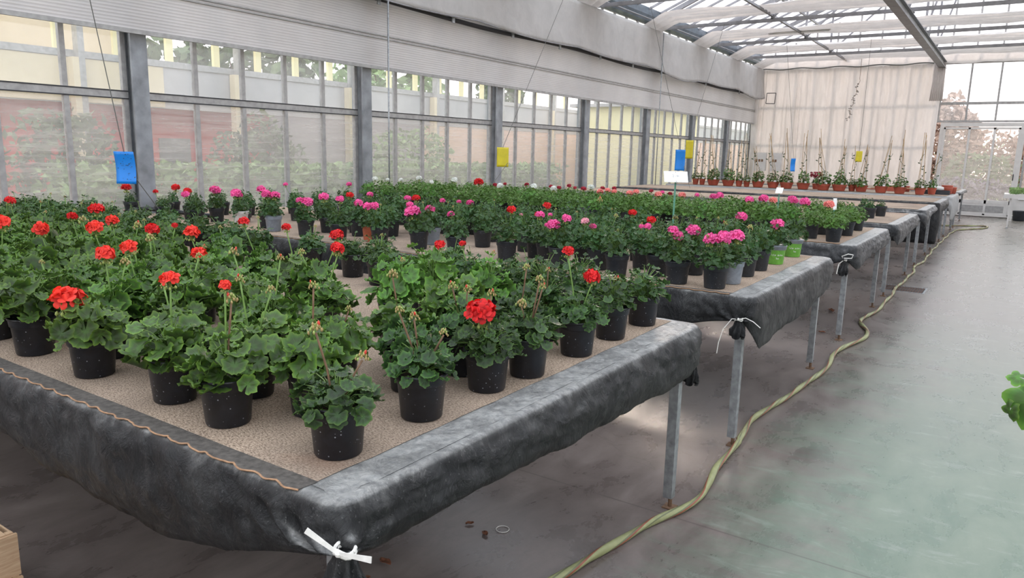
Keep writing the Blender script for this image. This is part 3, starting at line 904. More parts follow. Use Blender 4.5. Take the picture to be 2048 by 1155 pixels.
def sm(t): t = min(1, max(0, t)); return t * t * (3 - 2 * t)
def sheet(i, Df, Ds, knot=None, sig=(.3, .1), knot2=None, sig2=(.1, .25), bulge=.03, tuck=.02, matr='plastic', xl=None, step=.03, jag=.01, backlen=.7, label='', wr=1.0):
    y0, y1 = BEN[i]; yf = y0 - .045; yb = y1 + .03; xr = XR + .015; rr = .05
    xl = XL - .02 if xl is None else xl
    path = []
    x = xl
    while x < xr - rr: path.append((x, yf, 0, -1, 'f')); x += step if x > -3.4 or i > 2 else step * 2
    for k in range(7):
        a = -math.pi / 2 + math.pi / 2 * k / 6; path.append((xr - rr + rr * math.cos(a), yf + rr + rr * math.sin(a), math.cos(a), math.sin(a), 'c'))
    y = yf + rr + step
    while y < yb - rr: path.append((xr, y, 1, 0, 's')); y += step
    for k in range(7):
        a = math.pi / 2 * k / 6; path.append((xr - rr + rr * math.cos(a), yb - rr + rr * math.sin(a), math.cos(a), math.sin(a), 'c2'))
    x = xr - rr - step
    while x > xr - backlen: path.append((x, yb, 0, 1, 'b')); x -= step
    S = [0]
    for a, c in zip(path, path[1:]): S.append(S[-1] + math.hypot(a[0] - c[0], a[1] - c[1]))
    sc1 = S[[p[4] for p in path].index('c') + 3]; sc2 = S[[p[4] for p in path].index('c2') + 3]
    NV = 18; rd = .03
    vs = []
    for (x, y, nx, ny, seg), s in zip(path, S):
        kx = min(1, max(0, nx))
        inner = .022
        d1 = s - sc1
        if seg == 'b': D = Ds(1.0) * .9
        else:
            wf = sm((d1 + .12) / .24) if seg in 'fc' or d1 < .3 else 1
            D = Df(x) * (1 - wf) + Ds((y - yf) / (yb - yf)) * wf
        D += jag * fbm(s * 3.5, i * 3.1, 0, 2) + .12 * jag * fbm(s * 25, i)
        row = []
        for j in range(4):
            o = -inner - .002 + (inner + .002 - .0) * j / 3 - .004
            row.append((o, B + .001 + .0006 * j + .002 * fbm(s * 8, o * 20), 0))
        for j in range(1, 4):
            a = math.pi / 2 * j / 4; row.append((rd * math.sin(a) * .8, B + .002 - rd * (1 - math.cos(a)), 0.0))
        for j in range(NV - 6):
            t = j / (NV - 7)
            z = B - rd - t * (D - rd)
            o = rd + bulge * math.sin(math.pi * min(1, t * .9)) - tuck * t ** 3
            o += wr * (.012 * fbm(s * 4, t * 2 + i, 1) + (1 - .7 * t) * (.007 * fbm(s * 14, t * 5 + i * 2.0, 2) + .004 * fbm(s * 30, t * 8, 4)))
            row.append((max(o, -.03), z, t))
        for o, z, t in row:
            p = Vector((x + nx * o, y + ny * o, z))
            for K, sg, s0 in ((knot, sig, sc1), (knot2, sig2, sc2)):
                if K is None: continue
                ds = s - s0; w = math.exp(-(ds / (sg[0] if ds < 0 else sg[1])) ** 2)
                if w < .01 or t <= 0: continue
                pull = w * sm(t * 1.05)
                tgt = Vector(K) + Vector((math.cos(ds * 12) * .016, math.sin(ds * 12) * .016, -.004))
                p = p.lerp(tgt, min(1, pull))
                p += Vector((nx, ny, .3)) * (.020 * math.sin(ds * 70 + 2 * fbm(ds * 9, t)) * w * math.sin(math.pi * min(1, t)) )
            vs.append(tuple(p))
    n = len(path); w = len(vs) // n
    mb = MB(); mb.add(vs, [(a * w + b_, (a + 1) * w + b_, (a + 1) * w + b_ + 1, a * w + b_ + 1) for a in range(n - 1) for b_ in range(w - 1)])
    zz = B + .0006; mb.add([(-1.27, yf + .012, zz), (xr - .018, yf + .012, zz), (xr - .018, yb - .012, zz), (-1.27, yb - .012, zz)], [(0, 1, 2, 3)])
    o = mb.build('plastic_sheet', M[matr], smooth=True); o.data.polygons[-1].use_smooth = False
    solid(o, .0012, 1)
    tag(o, label, 'plastic sheet', 'plastic skirts of the benches')
    return o
def bunch(K, L_, parent, r0=.014, r1=.05, lean=(0, 0), n=44, mt='plastic'):
    mb = MB(); vs = []
    for k in range(15):
        t = k / 14
        rad = r0 + (r1 - r0) * sm(t * 1.2) * (1 - .25 * max(0, t - .75) / .25)
        for j in range(n):
            a = 2 * math.pi * j / n
            q = rad * (1 + .38 * math.sin(a * 7 + 3 * t) * min(1, .3 + t) + .2 * fbm(a * 2, t * 3, K[0]))
            vs.append((K[0] + q * math.cos(a) + lean[0] * t, K[1] + q * .7 * math.sin(a) + lean[1] * t, K[2] - L_ * t * (1 + .12 * math.sin(a * 3))))
    mb.add(vs, [(i * n + j, i * n + (j + 1) % n, (i + 1) * n + (j + 1) % n, (i + 1) * n + j) for i in range(14) for j in range(n)])
    return mb.build('gathered_corner', M[mt], parent, smooth=True)
def lin(pts):
    xs = [p[0] for p in pts]; ys = [p[1] for p in pts]
    return lambda x: float(np.interp(x, xs, ys))
K1 = (-1.045, .962, .790)
s1 = sheet(1, lin([(-7.5, .2), (-3.2, .2), (-2.64, .225), (-2.31, .265), (-2.0, .275), (-1.75, .275), (-1.5, .24), (-1.3, .18), (-1.1, .14)]),
      lin([(0, .13), (.08, .135), (.3, .155), (.6, .19), (.9, .215), (1, .22)]), knot=K1, sig=(.26, .07), bulge=.014, tuck=.02, matr='plastic', label='black plastic sheet draped round the nearest bench, its near corner tied up', step=.02, jag=.012,
      knot2=(-1.10, 3.10, .70), sig2=(.05, .2))
bunch(K1, .20, s1, r0=.024, r1=.075)
bunch((-1.10, 3.10, .69), .1, s1, r1=.03)
K2 = (-1.135, 3.87, .745)
s2 = sheet(2, lin([(-7.5, .19), (-3, .19), (-1.9, .19), (-1.5, .20), (-1.2, .15), (-1.1, .14)]), lin([(0, .29), (.06, .30), (.25, .275), (.6, .28), (.85, .22), (1, .2)]),
      knot=K2, sig=(.24, .035), bulge=.012, tuck=0, matr='plastic', label='black plastic sheet draped round the second bench with a hanging corner flap', step=.025, jag=.012, knot2=(-1.12, 5.92, .68), sig2=(.03, .2), wr=.7)
bunch(K2, .10, s2, r1=.035, lean=(-.0, 0))
s3 = sheet(3, lin([(-7.5, .2), (-1.7, .17), (-1.3, .20), (-1.1, .16)]), lin([(0, .24), (.4, .17), (1, .17)]), knot=(-1.15, 6.90, .735), sig=(.2, .04), bulge=.02, tuck=.01,
      matr='plastic_grey', label='dusty grey-black plastic sheet draped round the third bench', step=.03)
bunch((-1.15, 6.90, .735), .13, s3, r1=.035)
s4 = sheet(4, lin([(-7.5, .15), (-1.1, .14)]), lin([(0, .26), (.5, .20), (1, .16)]), knot=(-1.14, 9.6, .73), sig=(.15, .04), bulge=.02, tuck=.0, matr='plastic_grey',
      label='dusty plastic sheet draped round the fourth bench', step=.04)
s5 = sheet(5, lin([(-7.5, .1), (-1.1, .12)]), lin([(0, .30), (.1, .28), (.3, .14), (1, .10)]), bulge=.03, matr='plastic_grey', label='pale dusty plastic sheet over the end of the fifth bench', step=.04)
s6 = sheet(6, lin([(-7.5, .3), (-3.0, .4), (-2.9, .74), (-1.1, .75)]), lin([(0, .76), (.04, .74), (.08, .2), (1, .18)]), bulge=.02, matr='plastic', label='black plastic sheet hanging to the floor at the sixth bench', step=.05, jag=.008)
s7 = sheet(7, lin([(-7.5, .1), (-1.1, .12)]), lin([(0, .5), (.5, .58), (1, .48)]), bulge=.02, matr='plastic_white', label='whitish limed plastic sheet hanging down the end of the seventh bench', step=.05)
s8 = sheet(8, lin([(-7.5, .06), (-1.1, .06)]), lin([(0, .08), (1, .08)]), bulge=.01, matr='plastic_grey', label='dusty plastic sheet over the edge of the farthest bench', step=.06)

def ribbon(mb, pts, w0, w1):
    pts = [Vector(p) for p in pts]; vs = []
    for k, p in enumerate(pts):
        d = (pts[min(k + 1, len(pts) - 1)] - pts[max(k - 1, 0)]).normalized()
        sd = d.cross(Vector((.5, -1, .3)).normalized()).normalized(); w = w0 + (w1 - w0) * k / (len(pts) - 1)
        nn = sd.cross(d) * .0012
        vs += [p - sd * w + nn, p + sd * w + nn, p + sd * w - nn, p - sd * w - nn]
    k = len(pts)
    mb.add(vs, [(a * 4 + j, a * 4 + (j + 1) % 4, a * 4 + 4 + (j + 1) % 4, a * 4 + 4 + j) for a in range(k - 1) for j in range(4)] + [(0, 3, 2, 1), (4 * k - 4, 4 * k - 3, 4 * k - 2, 4 * k - 1)])
def tie(K, tails, r, label, wide=.004, tipw=.007, thick=.004):
    mb = MB()
    for q in (0, .008):
        mb.tube([(K[0] + r * math.cos(a), K[1] + r * .8 * math.sin(a), K[2] - q + .003 * math.sin(a * 3)) for a in np.linspace(0, 2 * math.pi, 18)], thick, 6)
    mb.lathe([(.001, -.007), (.007, -.004), (.008, .002), (.003, .008)], 8, c=(K[0] + .004, K[1] - r * .85, K[2] - .002))
    k0 = Vector((K[0] + .004, K[1] - r * .9, K[2]))
    for tl in tails: ribbon(mb, [k0] + [k0 + Vector(p) for p in tl], wide, tipw)
    o = mb.build('tie_string', M['tie']); tag(o, label, 'string', 'white ties of the plastic sheets')
tie((K1[0], K1[1], K1[2] + .002), [[(-.035, -.01, .018), (-.07, -.022, .038)], [(.03, .0, .006), (.062, .004, .010), (.085, .008, .012)]], .024, 'white tape tied in a knot round the near bench corner', .0035, .0065)
tie((K2[0], K2[1], K2[2] + .003), [[(-.03, -.01, .0), (-.07, -.02, -.06), (-.09, -.02, -.14), (-.095, -.02, -.20)], [(.04, -.0, .012), (.08, .0, -.002), (.12, .0, -.03)]], .022, 'thin white string knotted at the corner of the second bench', .002, .002, .003)
tie((-1.15, 6.90, .738), [[(-.02, -.01, .03), (.03, -.01, .055), (.07, -.01, .05), (.06, -.01, .02), (.0, -.01, .015)], [(-.04, 0, -.04), (-.05, 0, -.13)]], .022, 'looped white string knotted at the corner of the third bench', .004, .004, .003)

# matting
def matting(i):
    y0, y1 = BEN[i]; xr = -1.20 if i < 4 else -1.17
    mb = MB()
    nx = int((xr - XL) / .06)
    def fn(u, v):
        x = XL + u * (xr - XL); 
        y = y0 + v * (y1 - y0)
        xx = x + (.008 * fbm(y * 4, i) if u > .999 else 0)
        yy = y + (.006 * fbm(x * 3, i) if v > .999 else 0)
        return (xx, yy, B + .0035 + .0012 * fbm(x * 3, y * 3, i))
    mb.grid(fn, nx, 24)
    nfold = int((xr - XL) / .012) if i == 1 else int((xr - XL) / .025)
    def scal(x): return abs(math.sin(math.pi * x / .085 + 1.3 * fbm(x * 4, 2)))
    def fold(u, v):
        x = XL + u * (xr - XL); e = .053 + .007 * scal(x) + .004 * fbm(x * 14, 1)
        return (x, y0 - e * v, B + .0035 + .0012 * fbm(x * 3, y0 * 3, i) * (1 - v) + .0015 * v + .003 * v * v * (1 - scal(x)))
    mb.grid(fold, nfold, 4, 1)
    o = mb.build('bench_matting', [M['mat'], M['mat_fold']], smooth=True)
    tag(o, 'tan woven capillary matting laid over the %s bench' % bname[i], 'matting', 'bench matting')
    if i <= 3:
        mb = MB(); mb.tube([Vector(fold(u, 1)) + Vector((0, -.001, -.001)) for u in np.linspace(.0 if i > 1 else .3, 1, nfold)], .0024, 5)
        mb.build('frayed_edge', M['mat_edge'], o)
for i in range(1, 9): matting(i)

# ------------------------------------------------------------------ geranium parts
def leaf_tmpl(na, rings, lob=7, lobd=.07, pleat=.07, cup=.22, petal=False):
    a = np.linspace(-math.pi * .94, math.pi * .94, na)
    vs = [(0, 0, 0)]; rr = [0.0]; aa = [0.0]
    for r in rings:
        out = (1 - lobd) + lobd * np.cos(lob * a) + .02 * np.cos(3 * lob * a)
        out = out * (1 - .22 * (np.abs(a) / math.pi) ** 6)
        R_ = r * (1 + (out - 1) * r)
        for k in range(na):
            z = cup * r * r * .5 + pleat * r * r * math.cos(lob * a[k]) + .05 * r ** 3 * math.sin(2.3 * lob * a[k])
            vs.append((R_[k] * math.cos(a[k]), R_[k] * math.sin(a[k]), z)); rr.append(r); aa.append(a[k])
    fs3 = [(0, 1 + k, 2 + k) for k in range(na - 1)]
    fs4 = []
    for q in range(len(rings) - 1):
        o = 1 + q * na; p = o + na
        fs4 += [(o + k, p + k, p + k + 1, o + k + 1) for k in range(na - 1)]
    return np.array(vs), np.array(rr), np.array(aa), fs3, fs4
T_HI = leaf_tmpl(36, [.33, .68, 1.0], lobd=.085, pleat=.085, cup=.3)
T_MD = leaf_tmpl(15, [.55, 1.0], lob=5, lobd=.10, pleat=.10)
T_LO = leaf_tmpl(8, [1.0], lob=3, lobd=.1, pleat=.10)

def assemble(name, tm, pos, tip, nrm, size, rs, extra, mats):
    """many leaves from one template + extra geometry (MB) in one mesh"""
    V, RR, AA, F3, F4 = tm
    n = len(pos); nv = len(V)
    side = np.cross(nrm, tip)
    P = pos[:, None, :] + size[:, None, None] * (V[None, :, 0:1] * tip[:, None, :] + V[None, :, 1:2] * side[:, None, :] + V[None, :, 2:3] * nrm[:, None, :] * rs.uniform(.5, 2.3, (n, 1, 1)) + (V[None, :, 0:1] ** 2) * nrm[:, None, :] * rs.uniform(-.5, .25, (n, 1, 1)) + (V[None, :, 1:2] ** 2) * nrm[:, None, :] * rs.uniform(-.35, .35, (n, 1, 1)))
    allv = P.reshape(-1, 3)
    faces = []
    base = np.arange(n) * nv
    f3 = (np.array(F3)[None] + base[:, None, None]).reshape(-1, 3)
    faces += f3.tolist()
    if F4:
        faces += (np.array(F4)[None] + base[:, None, None]).reshape(-1, 4).tolist()
    nf = len(faces)
    k0 = len(allv)
    if extra is not None and extra.v:
        allv = np.vstack([allv, np.array(extra.v)])
        faces += [tuple(i + k0 for i in f) for f in extra.f]
    me = bpy.data.meshes.new(name)
    me.from_pydata(allv.tolist(), [], faces)
    for m in mats: me.materials.append(m)
    mi = [0] * nf + ([1] * (len(faces) - nf))
    me.polygons.foreach_set('material_index', mi)
    me.polygons.foreach_set('use_smooth', [True] * len(faces))
    ne = len(allv) - k0
    for nm, arr in (('leaf_r', np.tile(RR, n)), ('leaf_a', np.tile(AA, n)), ('leaf_v', np.repeat(rs.uniform(0, 1, n), nv))):
        at = me.attributes.new(nm, 'FLOAT', 'POINT')
        at.data.foreach_set('value', np.concatenate([arr, np.full(ne, .5)]).astype(np.float32))
    me.update()
    return me

def unit(v): return v / np.maximum(1e-9, np.linalg.norm(v, axis=-1, keepdims=True))

def foliage_mesh(name, tm, n, Rl, Rr, Hh, matn, seed, zc=.136, stalks=1.0, stemmat='stem', up=.5, inner=.3):
    rs = np.random.RandomState(seed)
    k = np.arange(n); t = (k + .5) / n
    az = k * 2.39996 + rs.uniform(-.3, .3, n)
    cph = 1 - t * 1.14
    sph = np.sqrt(np.maximum(.0, 1 - np.minimum(1, np.abs(cph)) ** 2))
    rj = rs.uniform(.78, 1.08, n) * (1 + .16 * np.sin(az * 2 + seed)) 
    inn = rs.uniform(0, 1, n) < inner
    rj = np.where(inn, rj * .62, rj)
    d = np.stack([sph * np.cos(az), sph * np.sin(az), cph], 1)
    pos = d * rj[:, None] * np.array([Rr, Rr, Hh]) + np.array([0, 0, zc])
    low = pos[:, 2] < zc + .0
    rad = np.linalg.norm(pos[:, :2], axis=1)
    pos[:, 2] = np.maximum(pos[:, 2], zc - .012 + .01 * rs.uniform(0, 1, n))
    # leaves below the rim stand clear of the pot
    sc = np.where(low & (rad < .090), .092 / np.maximum(rad, .01), 1.0)
    pos[:, 0] *= sc; pos[:, 1] *= sc
    outw = unit(np.stack([np.cos(az), np.sin(az), np.zeros(n)], 1))
    nrm = unit(d * (1 - up) + np.array([0, 0, up]) + rs.normal(0, .33, (n, 3)))
    tip = outw + rs.normal(0, .35, (n, 3))
    tip = unit(tip - nrm * (tip * nrm).sum(1)[:, None])
    size = Rl * rs.uniform(.55, 1.2, n) * np.where(t < .15, .7, 1)
    ex = MB()
    for i in range(n):
        if rs.uniform() > stalks: continue
        a = Vector((pos[i][0] * .12, pos[i][1] * .12, .118 + .5 * max(0, pos[i][2] - .14)))
        c = Vector(pos[i]); m = a.lerp(c, .55) + Vector((0, 0, .012))
        ex.tube([a, m, c], .0017 if Rl > .02 else .0013, 3, cap=False)
    ex.tube([(0, 0, .112), (.004, .002, .15), (0, 0, .14 + Hh * .55)], .005, 6, r2=.0028)
    return assemble(name, tm, pos, tip, nrm, size, rs, ex, [M[matn], M[stemmat]])

FOL = {
 'light': [foliage_mesh('foliage_large_leaf', T_HI, 50, .0395, .104, .115, 'leaf_light', 100 + k) for k in range(4)],
 'fresh': [foliage_mesh('foliage_fresh_leaf', T_HI, 50, .040, .105, .150, 'leaf_fresh', 120 + k) for k in range(2)],
 'dark': [foliage_mesh('foliage_dark_leaf', T_HI, 72, .0275, .098, .095, 'leaf_dark', 140 + k, stemmat='stem') for k in range(4)],
 'mid': [foliage_mesh('foliage_small_leaf', T_MD, 100, .0205, .094, .125, 'leaf_dark', 160 + k) for k in range(4)],
 'small': [foliage_mesh('foliage_small_round_leaf', T_MD, 115, .019, .090, .140, 'leaf_small', 180 + k) for k in range(5)],
 'bright': [foliage_mesh('foliage_bright_leaf', T_LO, 125, .0185, .115, .140, 'leaf_bright', 200 + k, stalks=.5) for k in range(4)],
}

def bloom_mesh(name, kind, seed, florets=22, pl=.36, np_=5, dome=.62, open_=.6):
    rs = np.random.RandomState(seed)
    V = []; F = []; RV = []; LV = []; MI = []
    def petal(c, n, t, ln, lv):
        s = np.cross(n, t); o = len(V)
        pts = [(0, 0, 0, 0), (.45, -.30, .06, .45), (.45, 0, .02, .45), (.45, .30, .06, .45), (.85, -.34, .04, .85), (.9, 0, .10, .9), (.85, .34, .04, .85), (1.05, -.16, .0, 1), (1.05, .16, .0, 1)]
        for x, y, z, r in pts:
            V.append(c + ln * (t * x + s * y * 1.25 + n * (z + rs.uniform(-.04, .04)))); RV.append(r); LV.append(lv)
        for f in ((0, 1, 2), (0, 2, 3), (1, 4, 5, 2), (2, 5, 6, 3), (4, 7, 5), (5, 7, 8), (5, 8, 6)):
            F.append(tuple(i + o for i in f)); MI.append(0)
    cs = []
    for k in range(florets):
        t = (k + .5) / florets
        az = k * 2.39996; c_ = 1 - t * (1.1 if florets > 12 else .8); s_ = math.sqrt(max(0, 1 - c_ * c_))
        d = unit(np.array([s_ * math.cos(az), s_ * math.sin(az), c_]) + rs.normal(0, .09, 3))
        c = d * dome * rs.uniform(.82, 1.1) * np.array([1, 1, .72]); cs.append(c)
        n = unit(d + rs.normal(0, .15, 3)); tt = unit(np.cross(n, rs.normal(size=3)))
        lv = rs.uniform()
        for q in range(np_):
            a = 2 * math.pi * q / np_ + rs.uniform(-.15, .15)
            tv = tt * math.cos(a) + np.cross(n, tt) * math.sin(a)
            tq = unit(tv * open_ + n * (1 - open_) * rs.uniform(.3, 1.2))
            petal(c, unit(np.cross(np.cross(tv, n), tq)) if False else unit(n - tq * (n @ tq)), tq, pl * rs.uniform(.85, 1.15), lv)
    ex = MB()
    for c in cs:
        ex.tube([(0, 0, -.75), tuple(c * .5 + np.array([0, 0, -.25])), tuple(c)], .028, 3, cap=False)
    for q in range(6):
        a = q * 1.1; p = Vector((math.cos(a) * .42, math.sin(a) * .42, -.62 - .1 * (q % 2)))
        ex.tube([(0, 0, -.75), p], .03, 3, cap=False)
        ex.lathe([(.02, -.14), (.09, -.04), (.07, .06), (.01, .14)], 6, c=p)
    k0 = len(V)
    me = bpy.data.meshes.new(name)
    me.from_pydata([tuple(v) for v in V] + list(ex.v), [], F + [tuple(i + k0 for i in f) for f in ex.f])
    me.materials.append(PET[kind]); me.materials.append(M['bud_green'])
    me.polygons.foreach_set('material_index', MI + [1] * len(ex.f))
    me.polygons.foreach_set('use_smooth', [True] * len(me.polygons))
    for nm, arr in (('leaf_r', RV), ('leaf_v', LV)):
        at = me.attributes.new(nm, 'FLOAT', 'POINT'); at.data.foreach_set('value', np.array(arr + [.5] * len(ex.v), dtype=np.float32))
    me.update()
    return me
BLO = {}
for kd in ('red', 'pink', 'pale_pink', 'white', 'dark_red', 'salmon'):
    BLO[kd] = [bloom_mesh('flower_head_' + kd, kd, 300 + k, 24, .38, 5, .60, .68) for k in range(2)]
BLO['orange_red'] = [bloom_mesh('flower_head_orange_red', 'orange_red', 320 + k, n_, .52, 5, .50, .80) for k, n_ in enumerate((9, 11, 13))]
def bud_mesh(seed):
    rs = np.random.RandomState(seed); mb = MB()
    for q in range(15):
        a = q * 2.4; t = q / 15
        p = Vector((math.cos(a) * (.25 + .6 * t), math.sin(a) * (.25 + .6 * t), .55 - 1.0 * t + rs.uniform(-.1, .1)))
        mb.tube([(0, 0, -.1), p * .6 + Vector((0, 0, .15)), p], .035, 3, 0, cap=False)
        mb.lathe([(.03, -.26), (.13, -.12), (.15, .04), (.05, .22)], 6, 0 if q % 3 == 0 else 1, c=p + Vector((0, 0, -.08)))
    if seed % 2: mb.lathe([(.03, -.3), (.17, -.1), (.16, .12), (.04, .32)], 6, 2, c=(.2, -.3, .5))
    return mb.mesh('bud_cluster', [M['bud_green'], M['bud'], M['bud_red']], True)
BUD = [bud_mesh(k) for k in range(4)]

PS = 1.22
def pscale(pr): return [(r * PS, z * PS) for r, z in pr]
def pot_mesh(mname, rim=None):
    mb = MB()
    mb.lathe(pscale([(.040, .004), (.0455, .0), (.0475, .003), (.0545, .080), (.0565, .0815), (.0580, .0830), (.0602, .1010), (.0622, .1022), (.0628, .1050), (.0615, .1072), (.0590, .1068), (.0575, .0980), (.0560, .0900)]), 40)
    return mb.mesh('pot', [M[mname]], True)
POT = {k: pot_mesh('pot_' + k) for k in ('black', 'char', 'grey', 'terracotta', 'green', 'blue', 'white')}
for k in POT.values(): k.set_sharp_from_angle(angle=math.radians(50))
def soil_mesh():
    mb = MB(); mb.lathe(pscale([(.0565, .088), (.056, .0905), (.04, .094), (.015, .0965), (.001, .097)]), 20)
    return mb.mesh('soil', [M['soil']], True)
SOIL = soil_mesh()
def sleeve_mesh():          # grey rim band and white print of the green pots
    mb = MB(); mb.lathe(pscale([(.0585, .0826), (.0606, .1012), (.0626, .1018), (.0632, .1052), (.0616, .1076), (.0590, .1066)]), 40)
    return mb.mesh('rim_band', [M['pot_grey']], True)
SLEEVE = sleeve_mesh()
def print_mesh():
    mb = MB(); rs = random.Random(4)
    for row, (z, n, a0) in enumerate(((.050, 12, -.62), (.031, 3, -.12))):
        for q in range(n):
            if q == 5 and row == 0: continue
            a = -1.57 + a0 + q * .105
            r = (.0478 + .0068 * z / .08 + .0016) * PS; 
            h = .009 * (1.5 if rs.random() < .35 else 1)
            w = .0032
            c = Vector((math.cos(a) * r, math.sin(a) * r, z * PS)); tg = Vector((-math.sin(a), math.cos(a), 0))
            k = rs.randrange(3)
            bars = [[(-w * .5, 0, -w * .5, h)], [(-w * .5, 0, -w * .5, h), (w * .5, 0, w * .5, h * .6)], [(-w * .5, 0, w * .5, 0), (-w * .5, h * .6, w * .5, h * .6), (-w * .5, 0, -w * .5, h * .6), (w * .5, 0, w * .5, h * .6)]][k]
            for x0, z0, x1, z1 in bars:
                mb.bar(c + tg * x0 + Vector((0, 0, z0)), c + tg * x1 + Vector((0, 0, z1 + 1e-4)), .0011, .0011)
    return mb.mesh('white_print', [M['card_white']])
PRINT = print_mesh()

